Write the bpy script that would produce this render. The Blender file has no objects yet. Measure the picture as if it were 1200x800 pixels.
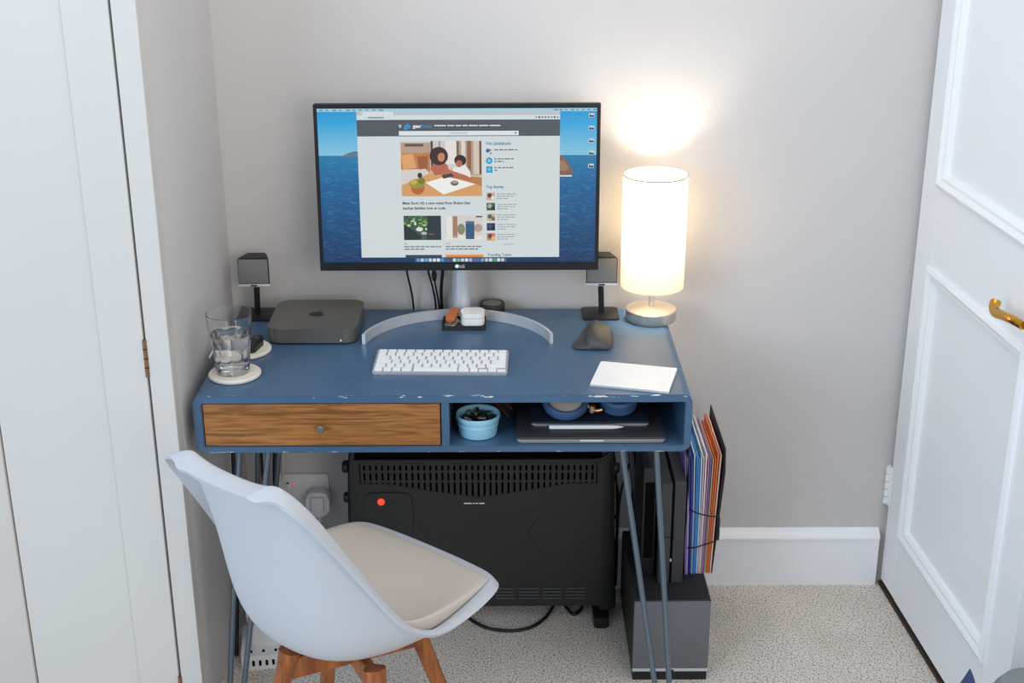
import bpy, bmesh, math, random
from mathutils import Vector, Matrix
random.seed(7)
S = bpy.context.scene
COL = S.collection
PI = math.pi

# ------------------------------------------------------------------ camera
def srgb(r, g, b, a=1.0):
    f = lambda c: (c/255/12.92) if c/255 <= .04045 else ((c/255+.055)/1.055)**2.4
    return (f(r), f(g), f(b), a)

cd = bpy.data.cameras.new('camera'); cam = bpy.data.objects.new('camera', cd); COL.objects.link(cam)
cd.sensor_width = 36; cd.lens = 1585.4/1200*36; cd.clip_start = .05
pit, yaw, roll = .3616, .0012, -.0031
Fv = Vector((math.sin(yaw)*math.cos(pit), math.cos(yaw)*math.cos(pit), -math.sin(pit)))
R0 = Vector((math.cos(yaw), -math.sin(yaw), 0)); U0 = R0.cross(Fv)
Rv = R0*math.cos(roll)+U0*math.sin(roll); Uv = U0*math.cos(roll)-R0*math.sin(roll)
M = Matrix((Rv, Uv, -Fv)).transposed().to_4x4(); M.translation = (.0326, -2.4805, 1.7982)
cam.matrix_world = M
S.camera = cam

# ------------------------------------------------------------------ light and exposure
S.view_settings.view_transform = 'Standard'
S.view_settings.look = 'None'
S.view_settings.exposure = 0.0
S.view_settings.gamma = 1.0
S.view_settings.use_curve_mapping = False
W = bpy.data.worlds.new('room_daylight'); S.world = W; W.use_nodes = True
W.node_tree.nodes['Background'].inputs[0].default_value = (.66, .82, 1.0, 1)
W.node_tree.nodes['Background'].inputs[1].default_value = .60

def area(name, loc, target, sx, sy, power, color):
    l = bpy.data.lights.new(name, 'AREA'); l.shape = 'RECTANGLE'; l.size = sx; l.size_y = sy
    l.energy = power; l.color = color
    o = bpy.data.objects.new(name, l); COL.objects.link(o); o.location = loc
    o.rotation_euler = (Vector(target)-Vector(loc)).to_track_quat('-Z', 'Y').to_euler()
    return o
area('window_daylight', (-2.3, -2.7, 1.9), (.4, .2, .7), 1.7, 1.5, 57, (.68, .84, 1.0))
area('warm_front_fill', (1.3, -3.2, 1.7), (-.3, .3, .7), 1.4, 1.4, 27, (1.0, .90, .78))  # warm fill added from the front right to lift the alcove
area('ceiling_bounce_fill', (.15, -.75, 2.6), (.15, -.70, 0), 1.8, 1.4, 17, (1.0, .94, .86))  # added overhead fill standing in for bounce off the unseen ceiling

# ------------------------------------------------------------------ materials
def mat(name, col, rough=.5, metal=0.0, noise=None, bump=None, spec=.5, coat=0, aniso=0):
    """col sRGB tuple; noise=(scale, amount) colour mottling; bump=(scale, strength)"""
    m = bpy.data.materials.new(name); m.use_nodes = True
    nt = m.node_tree; b = nt.nodes['Principled BSDF']
    c = srgb(*col)
    b.inputs['Base Color'].default_value = c; b.inputs['Roughness'].default_value = rough
    b.inputs['Metallic'].default_value = metal; b.inputs['Specular IOR Level'].default_value = spec
    b.inputs['Coat Weight'].default_value = coat
    tc = nt.nodes.new('ShaderNodeTexCoord')
    if noise is None: noise = (30, .04)
    n = nt.nodes.new('ShaderNodeTexNoise'); n.inputs['Scale'].default_value = noise[0]; n.inputs['Detail'].default_value = 3
    nt.links.new(tc.outputs['Object'], n.inputs['Vector'])
    r = nt.nodes.new('ShaderNodeMix'); r.data_type = 'RGBA'
    k = noise[1]
    r.inputs[6].default_value = tuple(max(0, x*(1-k)) for x in c[:3])+(1,)
    r.inputs[7].default_value = tuple(min(1, x*(1+k)) for x in c[:3])+(1,)
    nt.links.new(n.outputs['Fac'], r.inputs[0]); nt.links.new(r.outputs[2], b.inputs['Base Color'])
    if bump:
        n2 = nt.nodes.new('ShaderNodeTexNoise'); n2.inputs['Scale'].default_value = bump[0]; n2.inputs['Detail'].default_value = 4
        nt.links.new(tc.outputs['Object'], n2.inputs['Vector'])
        bp = nt.nodes.new('ShaderNodeBump'); bp.inputs['Strength'].default_value = bump[1]; bp.inputs['Distance'].default_value = .002
        nt.links.new(n2.outputs['Fac'], bp.inputs['Height']); nt.links.new(bp.outputs[0], b.inputs['Normal'])
    return m

def wood(name, c1, c2, axis='X', scale=6, rough=.45):
    m = bpy.data.materials.new(name); m.use_nodes = True; nt = m.node_tree; b = nt.nodes['Principled BSDF']
    tc = nt.nodes.new('ShaderNodeTexCoord'); mp = nt.nodes.new('ShaderNodeMapping')
    nt.links.new(tc.outputs['Object'], mp.inputs['Vector'])
    st = {'X': (.35, 6, 6), 'Z': (6, 6, .35)}[axis]
    mp.inputs['Scale'].default_value = tuple(s*scale for s in st)
    n = nt.nodes.new('ShaderNodeTexNoise'); n.inputs['Scale'].default_value = 1.2; n.inputs['Detail'].default_value = 6; n.inputs['Distortion'].default_value = 1.2
    n2 = nt.nodes.new('ShaderNodeTexNoise'); n2.inputs['Scale'].default_value = 7; n2.inputs['Detail'].default_value = 2
    nt.links.new(mp.outputs[0], n.inputs['Vector']); nt.links.new(mp.outputs[0], n2.inputs['Vector'])
    add = nt.nodes.new('ShaderNodeMath'); add.operation = 'MULTIPLY_ADD'; add.inputs[1].default_value = .35
    nt.links.new(n2.outputs['Fac'], add.inputs[0]); nt.links.new(n.outputs['Fac'], add.inputs[2])
    cr = nt.nodes.new('ShaderNodeValToRGB'); cr.color_ramp.elements[0].position = .52; cr.color_ramp.elements[0].color = srgb(*c2)
    cr.color_ramp.elements[1].position = .80; cr.color_ramp.elements[1].color = srgb(*c1)
    nt.links.new(add.outputs[0], cr.inputs[0]); nt.links.new(cr.outputs[0], b.inputs['Base Color'])
    b.inputs['Roughness'].default_value = rough
    return m

def painted_desk():
    m = mat('desk_blue_paint', (66, 97, 127), .34, noise=(14, .10), bump=(220, .06))
    nt = m.node_tree; b = nt.nodes['Principled BSDF']
    base = b.inputs['Base Color'].links[0].from_socket
    tc = nt.nodes.new('ShaderNodeTexCoord'); sx = nt.nodes.new('ShaderNodeSeparateXYZ'); nt.links.new(tc.outputs['Object'], sx.inputs[0])
    def M_(op, a, bb=None):
        n = nt.nodes.new('ShaderNodeMath'); n.operation = op
        for i, v in enumerate((a, bb)):
            if v is None: continue
            if isinstance(v, (int, float)): n.inputs[i].default_value = v
            else: nt.links.new(v, n.inputs[i])
        return n.outputs[0]
    # worn chips where the paint is knocked off the front edges
    n = nt.nodes.new('ShaderNodeTexNoise'); n.inputs['Scale'].default_value = 1; n.inputs['Detail'].default_value = 5; n.inputs['Roughness'].default_value = .65
    mp = nt.nodes.new('ShaderNodeMapping'); mp.inputs['Scale'].default_value = (26, 120, 120); nt.links.new(tc.outputs['Object'], mp.inputs[0]); nt.links.new(mp.outputs[0], n.inputs['Vector'])
    front = M_('LESS_THAN', sx.outputs[1], .0035)
    top = M_('GREATER_THAN', sx.outputs[2], -.0045)
    bot = M_('LESS_THAN', sx.outputs[2], -.1215)
    edge = M_('MULTIPLY', front, M_('MAXIMUM', top, bot))
    chip = M_('MULTIPLY', edge, M_('GREATER_THAN', n.outputs['Fac'], .605))
    mx = nt.nodes.new('ShaderNodeMix'); mx.data_type = 'RGBA'; nt.links.new(chip, mx.inputs[0]); nt.links.new(base, mx.inputs[6])
    mx.inputs[7].default_value = srgb(225, 225, 220); nt.links.new(mx.outputs[2], b.inputs['Base Color'])
    return m

def carpet_mat():
    m = mat('carpet_pile', (205, 193, 180), .95, spec=.1)
    nt = m.node_tree; b = nt.nodes['Principled BSDF']
    tc = nt.nodes.new('ShaderNodeTexCoord')
    v = nt.nodes.new('ShaderNodeTexVoronoi'); v.inputs['Scale'].default_value = 300
    n = nt.nodes.new('ShaderNodeTexNoise'); n.inputs['Scale'].default_value = 240; n.inputs['Detail'].default_value = 3
    n3 = nt.nodes.new('ShaderNodeTexNoise'); n3.inputs['Scale'].default_value = 5; n3.inputs['Detail'].default_value = 4
    for x in (v, n, n3): nt.links.new(tc.outputs['Object'], x.inputs['Vector'])
    cr = nt.nodes.new('ShaderNodeValToRGB')
    e = cr.color_ramp.elements; e[0].position = .35; e[0].color = srgb(122, 110, 100); e[1].position = .49; e[1].color = srgb(238, 228, 219)
    nt.links.new(n.outputs['Fac'], cr.inputs[0])
    mx = nt.nodes.new('ShaderNodeMix'); mx.data_type = 'RGBA'; mx.blend_type = 'MULTIPLY'; mx.inputs[0].default_value = .35
    cr2 = nt.nodes.new('ShaderNodeValToRGB'); e = cr2.color_ramp.elements; e[0].position = .3; e[0].color = (.72, .68, .62, 1); e[1].position = .7; e[1].color = (1, 1, 1, 1)
    nt.links.new(n3.outputs['Fac'], cr2.inputs[0]); nt.links.new(cr.outputs[0], mx.inputs[6]); nt.links.new(cr2.outputs[0], mx.inputs[7])
    nt.links.new(mx.outputs[2], b.inputs['Base Color'])
    bp = nt.nodes.new('ShaderNodeBump'); bp.inputs['Strength'].default_value = .5; bp.inputs['Distance'].default_value = .004
    nt.links.new(v.outputs['Distance'], bp.inputs['Height']); bp.invert = True; nt.links.new(bp.outputs[0], b.inputs['Normal'])
    return m

def emit_attr(name, strength=1.0):
    m = bpy.data.materials.new(name); m.use_nodes = True; nt = m.node_tree
    b = nt.nodes['Principled BSDF']; b.inputs['Base Color'].default_value = (.004, .004, .004, 1); b.inputs['Roughness'].default_value = .35
    a = nt.nodes.new('ShaderNodeAttribute'); a.attribute_name = 'Col'
    nt.links.new(a.outputs['Color'], b.inputs['Emission Color']); b.inputs['Emission Strength'].default_value = strength
    return m

def glassy(name, col=(1, 1, 1, 1), ior=1.45, rough=0.0):
    m = bpy.data.materials.new(name); m.use_nodes = True; b = m.node_tree.nodes['Principled BSDF']
    b.inputs['Base Color'].default_value = col; b.inputs['Transmission Weight'].default_value = 1
    b.inputs['Roughness'].default_value = rough; b.inputs['IOR'].default_value = ior
    return m

WALLP = mat('wall_paint_grey', (208, 204, 202), .85, noise=(3, .03), bump=(60, .08), spec=.2)
WHITE_GLOSS = mat('white_gloss_paint', (246, 247, 249), .35, noise=(4, .015), bump=(25, .05))
CUPB = mat('cupboard_white_paint', (209, 205, 200), .4, noise=(4, .015), bump=(25, .05))
CARPET = carpet_mat()
BLUE = painted_desk()
DRAWER = wood('drawer_oak', (172, 114, 58), (116, 70, 30), 'X', 16)
STEEL = mat('raw_steel_rod', (120, 133, 146), .35, .75)
BLACKP = mat('black_plastic', (24, 24, 26), .45)
BLACKM = mat('black_matt_plastic', (34, 34, 36), .6, bump=(400, .2))
HEATER = mat('heater_black_paint', (37, 37, 36), .55, noise=(300, .15), bump=(700, .25))
VOID = mat('dark_recess', (7, 7, 8), .9, spec=.1)
SPACEG = mat('space_grey_metal', (112, 109, 104), .38, .45)
SILVER = mat('satin_aluminium', (212, 214, 217), .35, .4)
NICKEL = mat('brushed_nickel', (216, 206, 194), .30, .8, noise=(180, .08))
WHITEP = mat('white_plastic', (238, 238, 238), .4)
WHITESH = mat('chair_white_shell', (194, 197, 203), .42, noise=(5, .02))
PAD = mat('chair_pad_beige', (205, 194, 184), .5, noise=(8, .03), bump=(150, .1))
BEECH = wood('beech_leg', (176, 104, 50), (128, 66, 28), 'Z', 6, .35)
CORKW = mat('coaster_cream', (228, 220, 208), .7)
GREYM = mat('speaker_grille_grey', (128, 126, 124), .7, noise=(900, .25), bump=(1200, .4))
SUBF = mat('subwoofer_grey_front', (106, 108, 112), .5, noise=(500, .12))
BRASS = mat('polished_brass', (214, 160, 62), .22, 1.0)
BROWNB = mat('aged_bronze_hinge', (150, 112, 78), .4, .7)
LEATHER = mat('tan_leather', (190, 106, 62), .55, bump=(200, .3))
PALEBLUE = mat('pale_blue_glaze', (150, 205, 228), .25, coat=.4)
NAVY = mat('navy_case', (26, 37, 52), .5)
HPBLUE = mat('headphone_blue', (62, 92, 132), .5)
HPPAD = mat('headphone_inner_cream', (225, 208, 196), .7)
ROSE = mat('rose_gold', (214, 170, 132), .3, .9)
GREYSOFT = mat('grey_green_fabric', (132, 140, 142), .9, bump=(120, .5))
BLUEFAB = mat('blue_fabric', (62, 74, 112), .85, bump=(200, .3))
CABLEB = mat('black_cable_rubber', (18, 18, 19), .5)
CABLEW = mat('white_cable_rubber', (225, 225, 222), .5)
PENWOOD = mat('brown_pencil_wood', (130, 72, 50), .6)
RED = bpy.data.materials.new('red_neon_lens'); RED.use_nodes = True
_b = RED.node_tree.nodes['Principled BSDF']; _b.inputs['Base Color'].default_value = srgb(230, 70, 40); _b.inputs['Emission Color'].default_value = srgb(255, 80, 40); _b.inputs['Emission Strength'].default_value = .7; _b.inputs['Roughness'].default_value = .25
LED = bpy.data.materials.new('white_led'); LED.use_nodes = True
_b = LED.node_tree.nodes['Principled BSDF']; _b.inputs['Emission Color'].default_value = (1, 1, 1, 1); _b.inputs['Emission Strength'].default_value = 1.5
GLASS = glassy('clear_glass', ior=1.45)
WATER = glassy('clear_water', (.98, .99, 1, 1), 1.33)
DISPLAY = emit_attr('display_pixels', 1.0)

# ------------------------------------------------------------------ mesh helpers
def tag(o, label, cat, group=None):
    o['label'] = label; o['category'] = cat
    if group: o['group'] = group
    return o
def thing(name, label, cat, loc=(0, 0, 0), rz=0, group=None):
    o = bpy.data.objects.new(name, None); COL.objects.link(o); o.location = loc; o.rotation_euler = (0, 0, rz); o.empty_display_size = .05
    return tag(o, label, cat, group)
def struct(o): o['kind'] = 'structure'; return o
def link(name, me, m, parent=None, smooth=False, loc=None):
    o = bpy.data.objects.new(name, me); COL.objects.link(o)
    if m and not me.materials: me.materials.append(m)
    if parent: o.parent = parent
    if loc: o.location = loc
    if smooth: smooth_angle(me)
    return o
def smooth_angle(me, ang=40):
    me.shade_smooth()
    bm = bmesh.new(); bm.from_mesh(me); a = math.radians(ang)
    for e in bm.edges:
        e.smooth = len(e.link_faces) == 2 and e.calc_face_angle(0) < a
    bm.to_mesh(me); bm.free()
def fin(bm, name, m, parent=None, smooth=True, xf=None, loc=None):
    if xf is not None: bmesh.ops.transform(bm, matrix=xf, verts=bm.verts)
    bmesh.ops.recalc_face_normals(bm, faces=bm.faces)
    me = bpy.data.meshes.new(name); bm.to_mesh(me); bm.free()
    return link(name, me, m, parent, smooth, loc)
def add_box(bm, x0, x1, y0, y1, z0, z1, bev=0, seg=2):
    r = bmesh.ops.create_cube(bm, size=1)
    bmesh.ops.transform(bm, matrix=Matrix.Translation(((x0+x1)/2, (y0+y1)/2, (z0+z1)/2)) @ Matrix.Diagonal((x1-x0, y1-y0, z1-z0, 1)), verts=r['verts'])
    if bev:
        es = list({e for v in r['verts'] for e in v.link_edges})
        bmesh.ops.bevel(bm, geom=es, offset=bev, segments=seg, affect='EDGES', profile=.5)
def box(name, x0, x1, y0, y1, z0, z1, m, parent=None, bev=0, seg=2, xf=None):
    bm = bmesh.new(); add_box(bm, x0, x1, y0, y1, z0, z1, bev, seg)
    return fin(bm, name, m, parent, bool(bev), xf)
def add_lathe(bm, prof, n=48, c=(0, 0, 0), fn=None):
    """prof [(r,z)]; r==0 makes a pole; fn(r,z,a)->r"""
    rings = []
    for r, z in prof:
        if r <= 1e-6: rings.append([bm.verts.new((c[0], c[1], c[2]+z))])
        else:
            rings.append([bm.verts.new((c[0]+(fn(r, z, 2*PI*i/n) if fn else r)*math.cos(2*PI*i/n), c[1]+(fn(r, z, 2*PI*i/n) if fn else r)*math.sin(2*PI*i/n), c[2]+z)) for i in range(n)])
    for a, b in zip(rings, rings[1:]):
        for i in range(n):
            j = (i+1) % n
            if len(a) == 1 and len(b) == 1: continue
            if len(a) == 1: bm.faces.new((a[0], b[i], b[j]))
            elif len(b) == 1: bm.faces.new((a[i], a[j], b[0]))
            else: bm.faces.new((a[i], a[j], b[j], b[i]))
def lathe(name, prof, m, parent=None, n=48, c=(0, 0, 0), fn=None, xf=None):
    bm = bmesh.new(); add_lathe(bm, prof, n, c, fn); return fin(bm, name, m, parent, True, xf)
def spline(pts, k=6):
    pts = [Vector(p) for p in pts]
    if len(pts) < 3: return pts
    P = [pts[0]*2-pts[1]]+pts+[pts[-1]*2-pts[-2]]; out = []
    for i in range(1, len(P)-2):
        a, b, c, d = P[i-1:i+3]
        for s in range(k):
            t = s/k
            out.append(.5*((2*b)+(c-a)*t+(2*a-5*b+4*c-d)*t*t+(3*b-a-3*c+d)*t**3))
    out.append(pts[-1]); return out
def add_tube(bm, pts, r, n=10, r2=None, closed=False):
    pts = [Vector(p) for p in pts]; rings = []; N = len(pts); up = None
    for i, p in enumerate(pts):
        if closed: t = (pts[(i+1) % N]-pts[i-1]).normalized()
        else: t = ((pts[min(i+1, N-1)])-(pts[max(i-1, 0)])).normalized()
        if up is None: up = t.orthogonal().normalized()
        up = (up-t*up.dot(t)).normalized(); s = t.cross(up)
        rr = r if r2 is None else r+(r2-r)*i/(N-1)
        rings.append([bm.verts.new(p+(up*math.cos(2*PI*k/n)+s*math.sin(2*PI*k/n))*rr) for k in range(n)])
    prs = list(zip(rings, rings[1:]))
    if closed: prs.append((rings[-1], rings[0]))
    for a, b in prs:
        for k in range(n): bm.faces.new((a[k], a[(k+1) % n], b[(k+1) % n], b[k]))
    if not closed: bm.faces.new(rings[0][::-1]); bm.faces.new(rings[-1])
def tube(name, pts, r, m, parent=None, n=10, r2=None, smooth_pts=True, closed=False):
    bm = bmesh.new(); add_tube(bm, spline(pts) if smooth_pts else pts, r, n, r2, closed); return fin(bm, name, m, parent)
def add_prism(bm, poly, y0, y1):
    """poly in XZ extruded along Y"""
    a = [bm.verts.new((x, y0, z)) for x, z in poly]; b = [bm.verts.new((x, y1, z)) for x, z in poly]
    bm.faces.new(a); bm.faces.new(b[::-1])
    for i in range(len(poly)):
        j = (i+1) % len(poly); bm.faces.new((a[i], b[i], b[j], a[j]))
def rrect(x0, x1, y0, y1, r, k=6):
    out = []
    for cx, cy, a0 in ((x1-r, y1-r, 0), (x0+r, y1-r, PI/2), (x0+r, y0+r, PI), (x1-r, y0+r, 1.5*PI)):
        out += [(cx+r*math.cos(a0+PI/2*i/k), cy+r*math.sin(a0+PI/2*i/k)) for i in range(k+1)]
    return out
def slab(name, x0, x1, y0, y1, z0, z1, rad, m, parent=None, bev=.002, seg=2, xf=None, k=6):
    """plan-rounded slab"""
    bm = bmesh.new(); poly = rrect(x0, x1, y0, y1, rad, k)
    a = [bm.verts.new((x, y, z0)) for x, y in poly]; b = [bm.verts.new((x, y, z1)) for x, y in poly]
    fa = bm.faces.new(a[::-1]); fb = bm.faces.new(b)
    for i in range(len(poly)):
        j = (i+1) % len(poly); bm.faces.new((a[i], a[j], b[j], b[i]))
    if bev: bmesh.ops.bevel(bm, geom=list(set(fa.edges) | set(fb.edges)), offset=bev, segments=seg, affect='EDGES', profile=.5)
    return fin(bm, name, m, parent, True, xf)
def text_mesh(name, body, size, m, parent, xf, extrude=0.0, align='LEFT', bold=0.0):
    c = bpy.data.curves.new(name, 'FONT'); c.body = body; c.size = size; c.extrude = extrude; c.align_x = align; c.resolution_u = 2; c.offset = bold*size
    o = bpy.data.objects.new(name, c); COL.objects.link(o)
    bpy.context.view_layer.update()
    me = bpy.data.meshes.new_from_object(o.evaluated_get(bpy.context.evaluated_depsgraph_get()))
    bpy.data.objects.remove(o); me.materials.clear(); me.transform(xf); me.name = name
    return link(name, me, m, parent)
T = Matrix.Translation
def RX(a): return Matrix.Rotation(a, 4, 'X')
def RY(a): return Matrix.Rotation(a, 4, 'Y')
def RZ(a): return Matrix.Rotation(a, 4, 'Z')

# ================================================================== THE ROOM
YW = .5346; XL = -.6208; XR = 1.07; YC = -.058; HT = 2.5
struct(box('floor', -2.2, XR, -2.6, YW+.05, -.05, 0, CARPET))
struct(box('wall_back', XL-.05, XR+.05, YW, YW+.08, 0, HT, WALLP))
struct(box('wall_left', XL-.04, XL, YC+.035, YW, 0, HT, WALLP))
struct(box('wall_right', XR, XR+.08, -1.6, YW, 0, HT, WALLP))
# skirting board with a moulded top
def skirting():
    bm = bmesh.new()
    prof = [(0, 0), (-.018, 0), (-.018, .128), (-.021, .130), (-.021, .136), (-.017, .143), (-.009, .149), (-.004, .155), (0, .156)]
    a = [bm.verts.new((XL, YW+y, z)) for y, z in prof]; b = [bm.verts.new((.957, YW+y, z)) for y, z in prof]
    bm.faces.new(a); bm.faces.new(b[::-1])
    for i in range(len(prof)):
        j = (i+1) % len(prof); bm.faces.new((a[i], b[i], b[j], a[j]))
    return fin(bm, 'baseboard_back', WHITE_GLOSS, None, False)
struct(skirting())

# built-in cupboard front to the left of the alcove
t1 = struct(box('trim_1', -.6655, XL, YC, YC+.035, 0, HT, CUPB, bev=.0015, seg=1))
dr2 = bpy.data.objects.new('door_2', None); COL.objects.link(dr2); dr2.location = (-.6695, YC, 0); struct(dr2)
box('stile', -.085, -.0005, .001, .03, .006, HT, CUPB, dr2, .001, 1)
box('panel', -.30, -.080, .006, .02, .10, HT, CUPB, dr2)
box('panel', -.60, -.303, .000, .02, .10, HT, CUPB, dr2, .004, 2)
box('stile', -.70, -.60, .001, .03, .006, HT, CUPB, dr2, .001, 1)
box('rail', -.60, -.085, .0015, .03, .006, .10, CUPB, dr2)
for z0, z1 in ((.812, .888), (.055, .13), (1.9, 1.98)):
    bm = bmesh.new(); add_tube(bm, [(.0015, .0, z0), (.0015, 0, z1)], .0042, 10)
    h = fin(bm, 'hinge', BROWNB, dr2)
    for q in range(1, 4):
        bm = bmesh.new(); zz = z0+(z1-z0)*q/4; add_tube(bm, [(.0015, 0, zz-.0008), (.0015, 0, zz+.0008)], .0046, 10); fin(bm, 'knuckle_joint', VOID, h)
struct(box('wall_cupboard', -1.4, XL-.041, YC+.05, YC+.07, 0, HT, VOID))

# panelled door on the right, standing open
dr = bpy.data.objects.new('door_1', None); COL.objects.link(dr); dr.location = (.969, .5135, 0); struct(dr)
ang = math.atan2(.094-.5135, .994-.969); dr.rotation_euler = (0, 0, ang)   # local +x runs along the leaf, local -y faces the room
DT, DW, DH = .036, .74, 2.02
ZB = .021
box('stile', 0, .102, 0, DT, ZB, DH, WHITE_GLOSS, dr, .0015, 1)
box('stile', .62, DW, 0, DT, ZB, DH, WHITE_GLOSS, dr, .0015, 1)
for z0, z1 in ((ZB, .195), (.875, 1.068), (1.88, DH)): box('rail', .102, .62, .0002, DT, z0, z1, WHITE_GLOSS, dr)
for z0, z1 in ((.195, .875), (1.068, 1.88)):
    box('panel', .10, .622, .010, .024, z0-.002, z1+.002, WHITE_GLOSS, dr)
    # bolection moulding: a mitred frame with a stepped profile
    bm = bmesh.new(); prof = [(-.006, 0.0), (-.006, -.007), (.003, -.011), (.010, -.007), (.013, -.004), (.020, -.004), (.026, .002), (.028, .010)]
    rings = []
    for o_, y in prof:
        x0, x1, a0, a1 = .102+o_, .62-o_, z0+o_, z1-o_
        rings.append([bm.verts.new(p) for p in ((x0, y, a0), (x1, y, a0), (x1, y, a1), (x0, y, a1))])
    for a, b in zip(rings, rings[1:]):
        for i in range(4): bm.faces.new((a[i], a[(i+1) % 4], b[(i+1) % 4], b[i]))
    fin(bm, 'moulding', WHITE_GLOSS, dr, False)
hd = lathe('handle_rose', [(0, 0), (.026, 0), (.026, .004), (.020, .008), (.009, .011), (.009, .03), (0, .03)], BRASS, dr, 32, xf=T((.665, 0, .945)) @ RX(PI/2))
tube('lever', [(.665, -.036, .945), (.64, -.044, .947), (.60, -.046, .942), (.565, -.045, .935), (.542, -.040, .938), (.533, -.034, .946)], .0085, BRASS, hd, 14, r2=.0105)
for z0, z1 in ((.228, .33), (1.70, 1.80)):
    h = None
    for q in range(5):
        a0 = z0+(z1-z0)*q/5
        bm = bmesh.new(); add_tube(bm, [(-.012, -.004, a0+.0015), (-.012, -.004, a0+(z1-z0)/5-.0015)], .0065, 12)
        h0 = fin(bm, 'hinge' if h is None else 'knuckle', WHITE_GLOSS, h or dr); h = h or h0
    box('hinge_leaf', -.012, .002, -.003, .001, z0, z1, WHITE_GLOSS, h)
    box('hinge_leaf', -.022, -.012, -.0005, .003, z0, z1, WHITE_GLOSS, h)

gap_sh = box('door_gap_shade', -.01, .80, -.002, .05, 0, .010, mat('gap_shade_brown', (58, 42, 34), .8), None)  # dark strip painting in the shadow gap under the open door
gap_sh.location = (.969, .5135, 0); gap_sh.rotation_euler = (0, 0, ang); struct(gap_sh)
# ================================================================== DESK
DX0, DX1, DY0, DY1, DZ = -.6002, .3945, -.0107, .5046, .75
desk = thing('desk', 'blue painted desk with chipped edges, oak drawer front and hairpin legs', 'desk', (0, DY0, DZ))
DL = DY1-DY0
def desk_shell():
    bm = bmesh.new()
    out = rrect(DX0, DX1, -.1245, 0, .020, 8); inn = rrect(DX0+.018, DX1-.0145, -.1105, -.0165, .003, 8)
    r0 = [[bm.verts.new((x, y, z)) for x, z in out] for y in (0, DL)]
    r1 = [[bm.verts.new((x, y, z)) for x, z in inn] for y in (0, DL)]
    n = len(out)
    fr = []
    for i in range(n):
        j = (i+1) % n
        bm.faces.new((r0[0][i], r0[0][j], r0[1][j], r0[1][i])); bm.faces.new((r1[0][j], r1[0][i], r1[1][i], r1[1][j]))
        fr.append(bm.faces.new((r0[0][j], r0[0][i], r1[0][i], r1[0][j]))); bm.faces.new((r0[1][i], r0[1][j], r1[1][j], r1[1][i]))
    es = [e for e in bm.edges if all(abs(v.co.y) < 1e-6 for v in e.verts) and len({f in fr for f in e.link_faces}) == 2]
    bmesh.ops.bevel(bm, geom=es, offset=.0018, segments=2, affect='EDGES')
    return fin(bm, 'desk_carcass', BLUE, desk)
desk_shell()
box('divider', -.1058, -.0903, .002, DL-.01, -.1104, -.0166, BLUE, desk)
box('back_panel', DX0+.0182, DX1-.0147, DL-.010, DL-.002, -.1104, -.0166, BLUE, desk)
dw = box('drawer_front', -.5805, -.1085, .0015, .019, -.1090, -.0182, DRAWER, desk, .0012, 1)
box('drawer_box', -.5780, -.111, .0192, .42, -.106, -.03, PENWOOD, desk)
lathe('knob', [(0, 0), (.004, 0), (.004, .008), (.0075, .010), (.0085, .014), (.0085, .020), (.0065, .0225), (0, .023)], mat('pewter_knob', (150, 140, 128), .4, .8), dw, 24, xf=T((-.346, .0015, -.0655)) @ RX(PI/2))
def hairpin(xa, xb, ya, yb, xf_, yf_):
    """rods from two points under the desk to one rounded foot"""
    lg = box('leg_plate', min(xa, xb)-.015, max(xa, xb)+.015, min(ya, yb)-.012, max(ya, yb)+.012, -.1275, -.1245, STEEL, desk)
    zb = -DZ+.0065
    d = Vector((xb-xa, yb-ya, 0)).normalized()
    a = Vector((xa, ya, -.127)); b = Vector((xb, yb, -.127)); f = Vector((xf_, yf_, zb))
    pts = [a, a.lerp(f-d*.014, .97)] + [f-d*.013+Vector((0, 0, .004)), f, f+d*.013+Vector((0, 0, .004))] + [b.lerp(f+d*.014, .97), b]
    bm = bmesh.new(); add_tube(bm, pts, .0062, 12); fin(bm, 'hairpin_rod', STEEL, desk)
yy = .045-DY0
hairpin(.258, .330, yy, yy, .366, yy-.035)
hairpin(-.463, -.524, yy, yy, -.572, yy-.035)
hairpin(.29, .36, .452, .47, .384, .494)
hairpin(-.49, -.560, .44, .47, -.592, .488)

# ================================================================== MONITOR
MX, MY = -.0797, .45
mon = thing('monitor', 'wide black bezelled monitor showing a web page over sea wallpaper', 'monitor', (MX, MY, DZ))
tilt = math.atan2(.020, .364); MWd, MHt = .613, .365
HX = T((0, .368-MY, .139)) @ RX(-tilt)     # head frame: x centred, z up from the bottom edge, -y to the viewer
def head_box(name, x0, x1, y0, y1, z0, z1, m, parent, bev=0): return box(name, x0, x1, y0, y1, z0, z1, m, parent, bev, 2, HX)
hs = head_box('housing', -MWd/2, MWd/2, .002, .022, 0, MHt, BLACKP, mon, .002)
head_box('rear_cover', -.20, .20, .021, .042, .06, .30, WHITEP, mon, .008)
sx0, sx1, sz0, sz1 = -.2985, .2985, .0185, .3555
# bezel frame round the panel
bm = bmesh.new()
o4 = [(-MWd/2, 0), (MWd/2, 0), (MWd/2, MHt), (-MWd/2, MHt)]; i4 = [(sx0, sz0), (sx1, sz0), (sx1, sz1), (sx0, sz1)]
A = [bm.verts.new((x, 0, z)) for x, z in o4]; B = [bm.verts.new((x, 0, z)) for x, z in i4]
A2 = [bm.verts.new((x, .003, z)) for x, z in o4]; B2 = [bm.verts.new((x, .003, z)) for x, z in i4]
for i in range(4):
    j = (i+1) % 4
    bm.faces.new((A[i], A[j], B[j], B[i])); bm.faces.new((A[j], A[i], A2[i], A2[j])); bm.faces.new((B[i], B[j], B2[j], B2[i]))
fin(bm, 'bezel', mat('bezel_black', (16, 16, 18), .3), mon, False, HX)
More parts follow.
